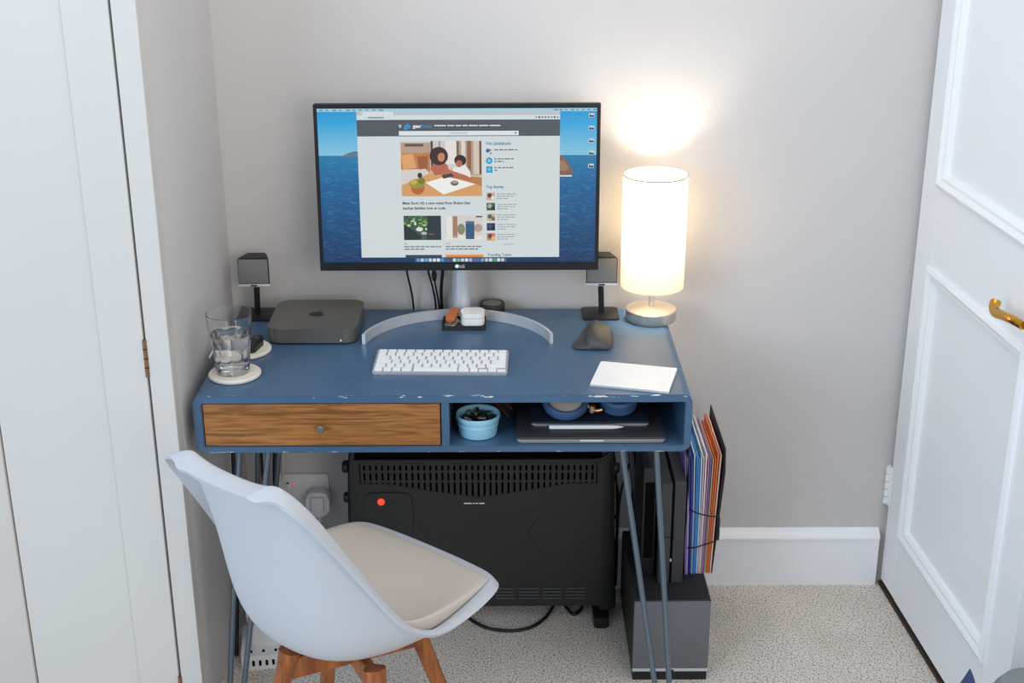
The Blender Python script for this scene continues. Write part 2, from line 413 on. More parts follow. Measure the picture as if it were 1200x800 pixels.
# ---- the display: everything on it is flat coloured light
def su(cx, cy):
    """a point of the picture on the panel (layout grid 1100 x 603) to panel metres"""
    return (sx0+(sx1-sx0)*cx/1100, sz1-(sz1-sz0)*cy/603)
scr_bm = bmesh.new(); cl = scr_bm.loops.layers.color.new('Col')
def P_(bm, cl, pts, col, lay, cols=None):
    vs = [bm.verts.new((*((lambda q: (q[0], .0008-.00006*lay, q[1]))(su(*p))),)) for p in pts]
    f = bm.faces.new(vs)
    for k, l in enumerate(f.loops):
        c = (cols[k] if cols else col); l[cl] = tuple(x/255 for x in c)+(1,)
def finish_screen(bm, name, parent, stuff=False):
    bmesh.ops.transform(bm, matrix=HX, verts=bm.verts)
    me = bpy.data.meshes.new(name); bm.to_mesh(me); bm.free()
    o = link(name, me, DISPLAY, parent)
    if stuff: o['kind'] = 'stuff'
    return o
def R_(bm, cl, x0, y0, x1, y1, col, lay, col2=None):
    P_(bm, cl, [(x0, y0), (x0, y1), (x1, y1), (x1, y0)], col, lay, [col, col2, col2, col] if col2 else None)
def E_(bm, cl, cx, cy, rx, ry, col, lay, n=18, rot=0):
    P_(bm, cl, [(cx+rx*math.cos(a)*math.cos(rot)-ry*math.sin(a)*math.sin(rot), cy+rx*math.cos(a)*math.sin(rot)+ry*math.sin(a)*math.cos(rot)) for a in [-2*PI*i/n for i in range(n)]], col, lay)
b_, c_ = scr_bm, cl
# wallpaper: sky, sea, headlands
R_(b_, c_, 0, 0, 1100, 60, (22, 142, 205), 0, (48, 160, 212)); R_(b_, c_, 0, 60, 1100, 180, (48, 160, 212), 0, (128, 190, 215))
R_(b_, c_, 0, 180, 1100, 300, (30, 118, 166), 0, (18, 90, 144)); R_(b_, c_, 0, 300, 1100, 603, (18, 90, 144), 0, (14, 48, 88))
rw = random.Random(3)
for i in range(620):
    x = rw.uniform(0, 150) if i % 2 else rw.uniform(950, 1080); y = 190+rw.random()**.7*405; w = rw.uniform(8, 26); k = rw.choice((-1, 1, 1))
    f = (y-180)/420; base = (34-16*f, 124-64*f, 176-72*f); q = tuple(max(0, min(255, v+k*rw.uniform(10, 26))) for v in base)
    R_(b_, c_, x, y, min(x+w, 1100), y+rw.uniform(1, 2.6), q, .6)
P_(b_, c_, [(95, 186), (98, 178), (118, 170), (140, 163), (160, 165), (160, 186)], (92, 112, 138), 1)
P_(b_, c_, [(955, 262), (1000, 258), (1010, 246), (1004, 232), (992, 222), (985, 200), (972, 186), (955, 180)][::-1], (120, 92, 78), 1)
P_(b_, c_, [(955, 240), (982, 242), (990, 228), (975, 206), (955, 200)][::-1], (150, 118, 92), 2)
R_(b_, c_, 955, 258, 1004, 264, (190, 215, 222), 2)
R_(b_, c_, 0, 0, 1100, 12, (150, 200, 220), 1)
for x in list(range(10, 250, 26))+list(range(930, 1090, 22)): R_(b_, c_, x, 4, x+rw.randint(8, 17), 8, (70, 110, 135), 2)
for y in (28, 76, 125, 172, 222):
    R_(b_, c_, 1068, y-8, 1090, y+8, (190, 205, 210), 2); P_(b_, c_, [(1070, y+6), (1090, y+6), (1086, y-2), (1078, y+1), (1072, y-6)], (30, 40, 45), 3)
screen = finish_screen(scr_bm, 'screen', mon)
def layer(name):
    bm = bmesh.new(); return bm, bm.loops.layers.color.new('Col'), name
# browser window
b_, c_, nm = layer('browser_window')
R_(b_, c_, 155, 9, 955, 583, (203, 211, 213), 4)
R_(b_, c_, 155, 9, 955, 26, (178, 190, 194), 5); R_(b_, c_, 155, 26, 955, 43, (206, 214, 216), 5)
R_(b_, c_, 176, 12, 300, 26, (206, 216, 216), 6)
for i, c in enumerate(((214, 110, 100), (220, 180, 90), (110, 190, 110))): E_(b_, c_, 163+i*8, 18, 2.6, 2.6, c, 7, 8)
R_(b_, c_, 200, 32, 262, 37, (120, 130, 132), 7)
for i, c in enumerate(((140, 140, 140), (70, 70, 75), (150, 90, 110), (60, 110, 160), (120, 120, 120), (90, 150, 110), (60, 60, 60), (130, 130, 130))): R_(b_, c_, 858+i*12, 31, 865+i*12, 38, c, 7)
R_(b_, c_, 155, 43, 955, 106, (76, 81, 86), 6)
R_(b_, c_, 320, 86, 792, 103, (214, 222, 225), 7); R_(b_, c_, 520, 93, 590, 96, (150, 158, 162), 8); E_(b_, c_, 780, 94, 4, 4, (110, 118, 122), 8, 10)
for k in range(3): R_(b_, c_, 320, 62+k*4, 330, 64+k*4, (225, 230, 232), 7)
x = 460
for w in (46, 28, 22, 20, 34, 38, 42): R_(b_, c_, x, 63, x+w, 68, (200, 206, 210), 7); x += w+5
bw = finish_screen(b_, nm, screen)
# pictures on the page
b_, c_, nm = layer('page_picture')
def hero(x0, y0, x1, y1):
    X = lambda u: x0+(x1-x0)*u
    Yy = lambda v: y0+(y1-y0)*v
    def r(u0, v0, u1, v1, c, l, c2=None): R_(b_, c_, X(u0), Yy(v0), X(u1), Yy(v1), c, l, c2)
    def p(pts, c, l): P_(b_, c_, [(X(u), Yy(v)) for u, v in pts][::-1], c, l)
    def e(u, v, ru, rv, c, l, rot=0): E_(b_, c_, X(u), Yy(v), ru*(x1-x0), rv*(y1-y0), c, l, 18, rot)
    r(0, 0, 1, 1, (206, 178, 150), 5); r(0, 0, .37, .22, (178, 150, 130), 6); r(.05, .05, .28, .1, (92, 80, 74), 7); r(.0, .0, .37, .03, (205, 200, 195), 7)
    r(.36, 0, .72, .5, (196, 196, 196), 6); r(.37, 0, .40, .5, (84, 66, 58), 7); r(.47, 0, .49, .4, (150, 140, 134), 7); r(.55, 0, .69, .42, (222, 216, 210), 7); r(.69, 0, .72, .5, (120, 96, 80), 7)
    r(.72, 0, 1, .62, (172, 150, 132), 6); r(.75, 0, .80, .55, (214, 204, 196), 7); r(.82, 0, .87, .6, (140, 92, 62), 7); r(.90, 0, .97, .6, (206, 190, 178), 7); r(.97, 0, 1, .6, (120, 80, 60), 7)
    p([(0, .22), (.36, .2), (.36, .62), (0, .62)], (186, 120, 66), 6); p([(0, .25), (.15, .23), (.19, .48), (.03, .52)], (214, 158, 100), 7); p([(.2, .28), (.33, .27), (.33, .5), (.22, .52)], (150, 88, 46), 7)
    p([(0, .52), (.3, .5), (.38, .62), (.1, .8), (0, .8)], (206, 200, 196), 7)
    p([(0, .8), (.36, .58), (1, .66), (1, 1), (0, 1)], (206, 152, 96), 8); p([(.6, .62), (1, .66), (1, .82), (.8, .72)], (176, 120, 72), 8.5)
    p([(.30, .75), (.56, .64), (.92, .78), (.52, .97)], (232, 232, 228), 9); e(.66, .76, .05, .05, (92, 92, 90), 10); e(.66, .74, .04, .03, (150, 150, 148), 11)
    p([(.36, .5), (.42, .36), (.52, .34), (.58, .45), (.60, .58), (.42, .62)], (178, 96, 76), 10); e(.47, .27, .115, .165, (58, 32, 26), 11); e(.50, .29, .045, .085, (190, 126, 92), 12); p([(.40, .14), (.52, .12), (.56, .2), (.48, .22), (.42, .3)], (58, 32, 26), 13)
    p([(.62, .58), (.66, .47), (.80, .44), (.86, .56), (.86, .66), (.66, .64)], (226, 222, 220), 10); e(.735, .35, .075, .10, (46, 28, 24), 11); e(.72, .41, .04, .065, (170, 106, 76), 12)
    p([(.48, .6), (.60, .52), (.80, .62), (.88, .68), (.84, .72), (.62, .66)], (176, 104, 70), 13); p([(.50, .62), (.62, .58), (.66, .64), (.52, .68)], (70, 60, 60), 14)
    e(.20, .84, .085, .13, (176, 96, 44), 11); e(.19, .77, .10, .09, (150, 140, 52), 12); e(.15, .74, .04, .05, (196, 170, 60), 13); e(.25, .72, .045, .06, (110, 120, 46), 13); e(.23, .62, .03, .05, (54, 44, 38), 12)
hero(325, 124, 645, 339)
R_(b_, c_, 329, 416, 479, 513, (60, 84, 70), 5)
for i in range(60):
    x, y = rw.uniform(333, 430), rw.uniform(420, 470); E_(b_, c_, x, y, rw.uniform(3, 8), rw.uniform(3, 6), rw.choice(((70, 120, 50), (120, 160, 70), (190, 205, 170), (40, 70, 40))), 6+i*.02, 7)
P_(b_, c_, [(329, 450), (360, 468), (400, 500), (395, 513), (329, 513)][::-1], (34, 44, 44), 8); P_(b_, c_, [(425, 416), (479, 416), (479, 513), (420, 513)][::-1], (40, 48, 56), 8)
E_(b_, c_, 392, 470, 14, 8, (215, 220, 220), 9); E_(b_, c_, 410, 486, 12, 6, (170, 180, 180), 9); E_(b_, c_, 440, 490, 12, 3, (120, 88, 66), 9)
R_(b_, c_, 496, 416, 647, 513, (206, 200, 192), 5); R_(b_, c_, 526, 418, 545, 505, (160, 120, 100), 6); R_(b_, c_, 500, 418, 524, 505, (220, 220, 218), 6); R_(b_, c_, 496, 496, 647, 513, (222, 216, 206), 6)
E_(b_, c_, 560, 470, 16, 22, (130, 130, 104), 6); E_(b_, c_, 628, 465, 18, 16, (170, 150, 140), 6); R_(b_, c_, 578, 438, 613, 510, (52, 84, 120), 8); R_(b_, c_, 578, 438, 613, 448, (70, 104, 142), 9); R_(b_, c_, 620, 418, 645, 423, (40, 40, 44), 8)
R_(b_, c_, 333, 573, 480, 583, (52, 66, 84), 5); R_(b_, c_, 496, 571, 648, 583, (214, 128, 62), 5); R_(b_, c_, 500, 571, 648, 575, (232, 170, 110), 6)
# sidebar icons and thumbnails
E_(b_, c_, 670, 162, 8, 8, (58, 96, 170), 5); E_(b_, c_, 682, 172, 4, 4, (210, 90, 60), 5); E_(b_, c_, 680, 160, 4, 4, (90, 160, 90), 5)
E_(b_, c_, 675, 201, 13, 13, (28, 140, 190), 5); E_(b_, c_, 675, 201, 7, 7, (120, 195, 220), 6); R_(b_, c_, 663, 223, 688, 248, (30, 150, 200), 5); E_(b_, c_, 675, 235, 7, 7, (90, 185, 220), 6)
for k, (c1, c2, c3) in enumerate((((200, 160, 140), (90, 56, 46), (220, 215, 210)), ((60, 84, 62), (150, 170, 150), (36, 42, 40)), ((190, 176, 150), (90, 90, 96), (120, 100, 80)), ((36, 46, 76), (60, 70, 110), (24, 28, 48)), ((206, 120, 76), (90, 60, 70), (234, 176, 110)))):
    y = (325, 366, 408, 446, 486)[k]
    R_(b_, c_, 663, y, 697, y+30, c1, 5); E_(b_, c_, 676, y+12, 9, 9, c2, 6); R_(b_, c_, 682, y+14, 696, y+28, c3, 7)
finish_screen(b_, nm, screen)
# unreadable small print and the dock
b_, c_, nm = layer('small_print')
def words_(x0, x1, y, h, col):
    x = x0
    while x < x1-4:
        w = min(rw.uniform(8, 24), x1-x); R_(b_, c_, x, y-h/2, x+w, y+h/2, col, 5); x += w+3.5
for y, n in ((161, (788,)), (196, (776, 733)), (230, (776, 712))):
    for q, e in enumerate(n): words_(695, e, y+q*10-2, 4.5, (104, 110, 114))
for y in (325, 366, 408, 446, 486):
    for q, e in enumerate((782, 776, 748)): words_(704, e, y+6+q*9, 3.2, (140, 146, 150))
words_(329, 345, 528, 3, (150, 156, 160)); words_(496, 520, 528, 3, (150, 156, 160))
for x0, es in ((329, (478, 410)), (496, (640, 632))):
    for q, e in enumerate(es): words_(x0, e, 540+q*10, 4.2, (92, 98, 102))
words_(730, 770, 531, 3, (150, 156, 160))
R_(b_, c_, 372, 586, 742, 602, (60, 92, 126), 5)
dk = ((90, 150, 220), (190, 200, 210), (80, 170, 230), (200, 205, 208), (215, 220, 222), (225, 226, 226), (60, 150, 220), (40, 80, 140), (60, 70, 90), (210, 212, 215), (120, 190, 110), (200, 205, 210), (220, 222, 222), (170, 180, 190), (90, 90, 170), (60, 100, 180), (140, 150, 160), (190, 196, 200), (210, 214, 216), (60, 170, 80), (220, 222, 225), (190, 200, 206))
for i, c in enumerate(dk): R_(b_, c_, 378+i*16.3, 588, 390+i*16.3, 600, c, 6)
finish_screen(b_, nm, screen, True)
def scr_text(s, cx, cy, hgt, col, align='LEFT', sq=1.0):
    x, z = su(cx, cy); sz = hgt*(sz1-sz0)/603/.72
    xf = HX @ T((x, .0008-.00006*9, z)) @ RX(PI/2) @ Matrix.Diagonal((sq, 1, 1, 1))
    o = text_mesh('page_text', s, sz, DISPLAY, screen, xf, 0, align, .028)
    ca = o.data.color_attributes.new('Col', 'BYTE_COLOR', 'CORNER')
    for d in ca.data: d.color_srgb = tuple(v/255 for v in col)+(1,)
    return o
scr_text('gb', 341, 75, 19, (40, 150, 215), sq=1.0)
scr_text('gear', 376, 73, 13, (232, 236, 238)); scr_text('brain', 411, 73, 13, (40, 130, 190))
scr_text('Meet Root rt0, a new robot from iRobot that', 326, 371, 11, (52, 56, 60), sq=.93)
scr_text('teaches families how to code', 326, 391, 11, (52, 56, 60), sq=.93)
scr_text('THE GEARBRAIN', 662, 140, 10, (30, 120, 150), sq=.92)
scr_text('Top Stories', 662, 308, 11, (30, 120, 150), sq=.95)
scr_text('Trending Topics', 664, 578, 11, (90, 130, 150), sq=.95)
# emblem on the chin
bm = bmesh.new(); add_lathe(bm, [(0, 0), (.0042, 0), (.0042, .0003), (0, .0003)], 24); fin(bm, 'emblem_disc', WHITEP, mon, False, HX @ T((-.005, -.0001, .0095)) @ RX(PI/2))
text_mesh('emblem_letters', 'LG', .0095, WHITEP, mon, HX @ T((.0005, -.0003, .0062)) @ RX(PI/2), .0001)
# stand: column, bracket and the curved foot
lathe('stand_column', [(0, .0), (.0215, .0), (.0215, .19), (0, .19)], SILVER, mon, 40, (.0017, 0, 0))
lathe('column_collar', [(.0216, .150), (.0235, .150), (.0235, .19), (.0216, .19)], SILVER, mon, 40, (.0017, 0, 0))
box('mount_bracket', -.03, .034, -.035, .0, .16, .24, SILVER, mon, .004)
box('cable_clip', -.002, .013, -.027, -.020, .004, .026, WHITEP, mon, .002)
bm = bmesh.new(); cxa, cya, Ra, n = -.0825-MX, .231-MY, .209, 72; prev = None
for i in range(n+1):
    a = math.radians(12+156*i/n)
    ring = [bm.verts.new((cxa+(Ra+dr_)*math.cos(a), cya+(Ra+dr_)*math.sin(a), z)) for dr_, z in ((-.0035, .0005), (.0035, .0005), (.0035, .0235), (-.0035, .0235))]
    if prev:
        for k in range(4): bm.faces.new((prev[k], prev[(k+1) % 4], ring[(k+1) % 4], ring[k]))
    else: bm.faces.new(ring)
    prev = ring
bm.faces.new(prev[::-1]); fin(bm, 'stand_foot', SILVER, mon)

# cables hanging behind the monitor
def cable(label, pts, r=.0027, m=CABLEB, group=None, name='cable'):
    return tag(tube(name, pts, r, m), label, 'cable', group)
cable('thin black cable hanging alone behind the monitor, furthest from the stand column', [(-.205, .47, .95), (-.206, .485, .86), (-.198, .50, .80), (-.194, .516, .745), (-.190, .518, .60)], .0024)
cable('slim black cable hanging behind the monitor next to the knotted one', [(-.163, .47, .95), (-.158, .49, .86), (-.147, .505, .80), (-.142, .518, .745), (-.14, .52, .60)], .0024)
kc = thing('knotted_cable', 'thin black cable with a bulky ferrite bead hanging behind the monitor', 'cable', (-.14, .5, .86))
tube('cord', [(-.008, -.03, .09), (-.006, -.01, .0), (.000, .005, -.06), (.006, .018, -.115), (.01, .02, -.25)], .0022, CABLEB, kc)
lathe('ferrite_bead', [(0, -.014), (.004, -.012), (.0062, -.004), (.0062, .004), (.004, .012), (0, .014)], CABLEB, kc, 16, (-.003, -.002, -.025))
cable('thick black power cable hanging behind the monitor beside the stand column', [(-.118, .47, .95), (-.122, .488, .86), (-.128, .505, .80), (-.128, .518, .745), (-.125, .52, .60)], .0038)

# ================================================================== MINI COMPUTER
mini = thing('mini_computer', 'dark grey square mini desktop computer with rounded corners', 'computer', (-.4005, .3735, DZ))
slab('body', -.0985, .0985, -.0985, .0985, .004, .036, .030, SPACEG, mini, .0015, 2, k=10)
lathe('foot', [(0, 0), (.082, 0), (.082, .0045), (0, .0045)], BLACKP, mini, 40)
# bitten fruit emblem on the lid
bm = bmesh.new(); ap = []
for i in range(64):
    a = 2*PI*i/64; r = .0165*(1+.05*math.cos(2*a))*(1-.12*abs(math.cos(a/1.0-PI/2))**8 if math.sin(a) > 0 else 1-.06*abs(math.sin(a))**10)
    x, y = r*math.cos(a)*1.02, r*math.sin(a)
    q = Vector((x-.021, y-.002)); 
    if q.length < .0085: q = q.normalized()*.0085; x, y = q.x+.021, q.y+.002
    ap.append((x, y))
bm.faces.new([bm.verts.new((x, y, .0363)) for x, y in ap])
bm.faces.new([bm.verts.new((x, y, .0363)) for x, y in ((.0005, .0175), (.0045, .0185), (.0080, .0225), (.0085, .0265), (.0040, .0250), (.0010, .0215))])
fin(bm, 'fruit_emblem', BLACKP, mini, False)
lathe('indicator_light', [(0, 0), (.0012, 0), (.0012, .0004), (0, .0004)], LED, mini, 12, xf=T((.064, -.0985, .010)) @ RX(PI/2))

# ================================================================== SPEAKERS
def speaker(x, y, label, lean):
    s = thing('desktop_speaker', label, 'speaker', (x, y, DZ), 0, 'pair of desktop speakers')
    slab('base_plate', -.042, .042, -.040, .042, 0, .005, .008, BLACKP, s, .0015)
    bm = bmesh.new(); add_tube(bm, [(lean*.003, .006, .004), (0, .004, .082)], .0068, 12); fin(bm, 'stem', BLACKP, s)
    bm = bmesh.new(); add_box(bm, -.036, .036, -.024, .030, .0785, .146)
    for v in bm.verts:
        if v.co.y > 0: v.co.x *= .62; v.co.z = .112+(v.co.z-.112)*.92
    bmesh.ops.bevel(bm, geom=list(bm.edges), offset=.003, segments=2, affect='EDGES'); fin(bm, 'cabinet', BLACKM, s)
    g = box('grille', -.0335, .0335, -.0262, -.0235, .087, .1435, GREYM, s, .002)
    box('lower_trim', -.0355, .0355, -.0275, -.0235, .0785, .0855, SILVER, s, .0012)
    box('badge', -.007, .007, -.0283, -.0272, .0805, .0838, BLACKP, s)
    return s
speaker(-.549, .465, 'small grey desktop speaker on a black stem behind the glass of water', -1)
speaker(.240, .463, 'small grey desktop speaker on a black stem beside the lamp', 1)

# ================================================================== LAMP
LX, LY = .354, .435
lamp = thing('table_lamp', 'lit table lamp with white drum shade and round nickel base', 'lamp', (LX, LY, DZ))
lathe('base', [(0, 0), (.056, 0), (.0575, .002), (.0575, .0245), (.056, .0262), (.020, .0300), (.008, .0312), (0, .0312)], NICKEL, lamp, 64)
lathe('stem', [(.0062, .030), (.0062, .16), (0, .16)], NICKEL, lamp, 24)
SHADE = bpy.data.materials.new('linen_shade'); SHADE.use_nodes = True; nt = SHADE.node_tree
for n in list(nt.nodes):
    if n.type != 'OUTPUT_MATERIAL': nt.nodes.remove(n)
out = [n for n in nt.nodes if n.type == 'OUTPUT_MATERIAL'][0]
d = nt.nodes.new('ShaderNodeBsdfDiffuse'); d.inputs[0].default_value = srgb(246, 240, 228)
tr = nt.nodes.new('ShaderNodeBsdfTranslucent'); tr.inputs[0].default_value = srgb(250, 244, 232)
mxs = nt.nodes.new('ShaderNodeMixShader'); mxs.inputs[0].default_value = .48
wv = nt.nodes.new('ShaderNodeTexNoise'); wv.inputs['Scale'].default_value = 400
bp = nt.nodes.new('ShaderNodeBump'); bp.inputs['Strength'].default_value = .05; nt.links.new(wv.outputs['Fac'], bp.inputs['Height']); nt.links.new(bp.outputs[0], d.inputs['Normal'])
nt.links.new(d.outputs[0], mxs.inputs[1]); nt.links.new(tr.outputs[0], mxs.inputs[2]); nt.links.new(mxs.outputs[0], out.inputs[0])
ZS0, ZS1 = .080, .338
lathe('lamp_shade', [(.0715, ZS0), (.0715, ZS1), (.0705, ZS1), (.0705, ZS0), (.0715, ZS0)], SHADE, lamp, 64)
lathe('shade_rim', [(.0718, ZS1-.002), (.0718, ZS1+.0006), (.0702, ZS1+.0006), (.0702, ZS1-.002), (.0718, ZS1-.002)], mat('shade_rim_grey', (150, 146, 142), .6), lamp, 64)
lathe('bulb_holder', [(0, .158), (.014, .158), (.014, .195), (0, .195)], WHITEP, lamp, 24)
BULB = bpy.data.materials.new('warm_bulb'); BULB.use_nodes = True
_b = BULB.node_tree.nodes['Principled BSDF']; _b.inputs['Emission Color'].default_value = (1, .88, .73, 1); _b.inputs['Emission Strength'].default_value = 120
lathe('bulb', [(0, .194), (.012, .196), (.016, .215), (.027, .240), (.029, .256), (.024, .275), (.012, .285), (0, .287)], BULB, lamp, 24)

# ================================================================== GLASS OF WATER AND COASTERS
tag(lathe('coaster', [(0, 0), (.050, 0), (.0535, .003), (.0535, .007), (.0515, .009), (0, .009)], CORKW, None, 56, (-.534, .098, DZ)), 'round cream coaster under the glass of water', 'coaster', 'round cream coasters')
tag(lathe('coaster', [(0, 0), (.055, 0), (.058, .002), (.058, .006), (.056, .008), (0, .008)], CORKW, None, 56, (-.5405, .238, DZ)), 'round cream coaster with a small black gadget on it, beside the mini computer', 'coaster', 'round cream coasters')
gl = thing('drinking_glass', 'faceted clear drinking glass half full of water on a coaster', 'glass', (-.537, .099, DZ+.0095))
def flute(r, z, a):
    k = max(0, min(1, (.080-z)/.012))*max(0, min(1, (z-.012)/.012))
    if r < .0345+(z-.02)*.113: return r
    return r*(1-.055*k*(1-abs(math.sin(a*4.5))))
lathe('tumbler', [(0, 0), (.030, 0), (.0335, .003), (.0345, .012), (.0365, .030), (.0385, .052), (.0405, .068), (.0425, .080), (.0440, .092), (.0460, .118), (.0467, .1275), (.0455, .1280), (.0445, .118), (.0422, .092), (.0400, .076), (.0365, .05), (.0335, .02), (.029, .013), (0, .012)], GLASS, gl, 80, fn=flute)
lathe('water', [(0, .0117), (.0294, .0127), (.0340, .0200), (.0370, .05), (.0405, .076), (.0415, .083), (0, .083)], WATER, gl, 60)
gd = thing('black_gadget', 'small black oblong gadget lying on the coaster beside the mini computer', 'gadget', (-.516, .232, DZ+.0085), math.radians(-12))
slab('case', -.010, .010, -.030, .030, 0, .020, .006, BLACKP, gd, .003)
lathe('button', [(0, 0), (.004, 0), (.004, .001), (0, .001)], SPACEG, gd, 16, (0, .012, .020))
cable('thin white cable curling between the coaster and the alcove wall', [(-.606, .19, .7525), (-.604, .215, .757), (-.600, .235, .764), (-.594, .250, .7615), (-.592, .270, .7525), (-.598, .300, .7525)], .0018, CABLEW)

# ================================================================== KEYBOARD
KBTRAY = mat('keyboard_aluminium', (176, 177, 180), .4, .3)
kb = thing('keyboard', 'slim white wireless keyboard with white keys', 'keyboard', (-.112, .1531, DZ), -.027)
kx = RX(math.atan2(.0055, .115)) @ T((0, 0, 0))
slab('tray', -.1395, .1395, -.0575, .0575, -.0025, .0045, .005, KBTRAY, kb, .001, 1, T((0, 0, .0052)) @ kx)
box('rear_foot', -.135, .135, .040, .056, .0003, .0042, WHITEP, kb, .001)
KM = {}
def key(w, d, x, y):
    k = (round(w, 4), round(d, 4))
    if k not in KM:
        bm = bmesh.new(); poly = rrect(-w/2, w/2, -d/2, d/2, .0016, 3)
        a = [bm.verts.new((px, py, 0)) for px, py in poly]; b = [bm.verts.new((px*.975, py*.97, .0021)) for px, py in poly]
        bm.faces.new(b); bm.faces.new(a[::-1])
        for i in range(len(poly)): bm.faces.new((a[i], a[(i+1) % len(poly)], b[(i+1) % len(poly)], b[i]))
        me = bpy.data.meshes.new('key'); bm.to_mesh(me); bm.free(); me.materials.append(WHITEP); KM[k] = me
    o = bpy.data.objects.new('key', KM[k]); COL.objects.link(o); o.parent = kb
    th = math.atan2(.0055, .115); o.rotation_euler = (th, 0, 0)
    o.location = (x, y, .0052+.00455+y*math.tan(th))
P0, gap = .019, .0032
rows = [[1]*14, [1]*13+[1.5], [1.5]+[1]*12+[1], [1.75]+[1]*11+[1.75], [1.25]+[1]*11+[2.25]]
total = 14.5
ys = [.0475, .0312, .0122, -.0068, -.0258]; dd_ = [.0100, .0160, .0160, .0160, .0160]
for r_, y, d in zip(rows, ys, dd_):
    s = sum(r_); f = .273/s/P0 ; x = -.1365
    for w in r_:
        ww = w*P0*f; key(ww-gap, d, x+ww/2, y); x += ww
x = -.1365
for w in (1, 1, 1, 1.25, 5.0, 1.25, 1):
    ww = w*.0188; key(ww-gap, .0160, x+ww/2, -.0448); x += ww
aw = (.1365-x)/3
for i in range(3):
    if i == 1: key(aw-.002, .0072, x+aw*1.5, -.0403); key(aw-.002, .0072, x+aw*1.5, -.0492)
    else: key(aw-.002, .0072, x+aw*(i+.5), -.0492)

# ================================================================== TRACKPAD, MOUSE
tp = thing('trackpad', 'flat white rectangular trackpad lying at an angle near the desk edge', 'trackpad', (.2837, .068, DZ), -.2606)
bm = bmesh.new(); add_prism(bm, [(-.0575, .0006), (.0575, .0006), (.0575, .0105), (.052, .0108), (-.0575, .0046)], -.08, .08)
fin(bm, 'body', SILVER, tp, False, RZ(PI/2))
slab('glass_top', -.0797, .0797, -.0572, .0572, 0, .0008, .004, WHITEP, tp, .0003, 1, T((0, 0, .0077)) @ RX(math.atan2(.0060, .1145)))
mouse = thing('computer_mouse', 'dark grey sculpted ergonomic computer mouse with thumb rest', 'mouse', (.217, .288, DZ), math.radians(-4))
bm = bmesh.new(); rws = []
# sections along y: (y, left, right, ridge height, ridge x, wing height)
sec = [(-.056, -.034, .030, .009, -.004, .004), (-.050, -.047, .037, .018, -.008, .006), (-.030, -.049, .041, .031, -.012, .007), (-.005, -.042, .042, .039, -.014, .007), (.020, -.035, .041, .041, -.014, .008), (.040, -.031, .039, .037, -.012, .012), (.052, -.029, .035, .027, -.006, .014), (.058, -.024, .028, .012, -.002, .008)]
for y, l, r, h, rx, wh in sec:
    pr = [(l, .001), (l-.001, wh*.55), (l+.006, wh), (max(l+.014, rx-.012), wh+.10*(h-wh)), (rx-.008, h*.82), (rx, h), (rx+.020, h*.96), (r-.008, h*.66), (r, h*.30), (r-.002, .001)]
    rws.append([bm.verts.new((x, y, z)) for x, z in pr])
for a, b in zip(rws, rws[1:]):
    for i in range(len(a)): bm.faces.new((a[i], a[(i+1) % len(a)], b[(i+1) % len(a)], b[i]))
bm.faces.new(rws[0]); bm.faces.new(rws[-1][::-1])
mo = fin(bm, 'shell', mat('graphite_rubber', (62, 61, 60), .42), mouse)
ss = mo.modifiers.new('s', 'SUBSURF'); ss.levels = 2; ss.render_levels = 2
lathe('scroll_wheel', [(0, -.0035), (.009, -.0035), (.010, 0), (.009, .0035), (0, .0035)], SILVER, mouse, 24, xf=T((.002, .036, .026)) @ RY(PI/2))
lathe('thumb_wheel', [(0, -.006), (.006, -.006), (.006, .006), (0, .006)], SPACEG, mouse, 20, xf=T((-.014, .012, .016)) @ RX(PI/2))

# ================================================================== CHARGING TRAY, CASE, KEYS, PUCK
tray = thing('valet_tray', 'small black rectangular charging tray inside the curved monitor foot', 'tray', (-.072, .390, DZ))
slab('pad', -.049, .049, -.030, .040, 0, .0065, .006, BLACKM, tray, .0015)
bm = bmesh.new(); o_ = rrect(-.049, .049, -.030, .040, .006, 5); i_ = rrect(-.046, .046, -.027, .037, .004, 5)
lv = [[bm.verts.new((x, y, z)) for x, y in (o_ if k in (0, 1) else i_)] for k, z in enumerate((.006, .0105, .0105, .006))]
for a, b in zip(lv, lv[1:]):
    for i in range(len(a)): bm.faces.new((a[i], a[(i+1) % len(a)], b[(i+1) % len(a)], b[i]))
fin(bm, 'raised_edge', BLACKM, tray)
ec = thing('earbud_case', 'glossy white rounded earbud case lying on the black tray', 'case', (-.052, .392, DZ+.007), .05)
gw = mat('white_gloss_plastic', (245, 242, 240), .15, coat=.5)
slab('case_shell', -.0265, .0265, -.021, .025, 0, .0285, .017, gw, ec, .0115, 6, k=10)
bm = bmesh.new(); add_tube(bm, [(x, y, .0170) for x, y in rrect(-.0264, .0264, -.0209, .0249, .017, 10)], .0004, 6, closed=True); fin(bm, 'lid_seam', GREYM, ec)
lathe('status_light', [(0, 0), (.0008, 0), (.0008, .0003), (0, .0003)], LED, ec, 10, xf=T((0, -.0199, .0075)) @ RX(PI/2))
kf = thing('key_holder', 'tan leather key holder with metal plates resting on the black tray', 'key holder', (-.1, .388, DZ+.007), math.radians(-14))
slab('metal_plate', -.011, .013, -.024, .022, 0, .0045, .006, NICKEL, kf, .001)
slab('metal_plate', -.009, .009, -.027, .016, .005, .0075, .006, SPACEG, kf, .0006)
slab('leather_strap', -.0105, .0105, -.017, .034, .0, .010, .007, LEATHER, kf, .003, 3, T((0, 0, .0115)) @ RX(.22))
lathe('rivet', [(0, 0), (.0035, 0), (.003, .0018), (0, .0022)], BRASS, kf, 14, xf=T((.0105, .022, .018)) @ RY(PI/2))
_k = thing('metal_key', 'small metal key lying on the black tray between holder and white case', 'key', (-.083, .402, DZ+.0068), .4)
lathe('bow', [(.002, 0), (.006, 0), (.006, .0018), (.002, .0018), (.002, 0)], NICKEL, _k, 20); box('blade', -.0016, .0016, -.026, -.005, 0, .0018, NICKEL, _k)
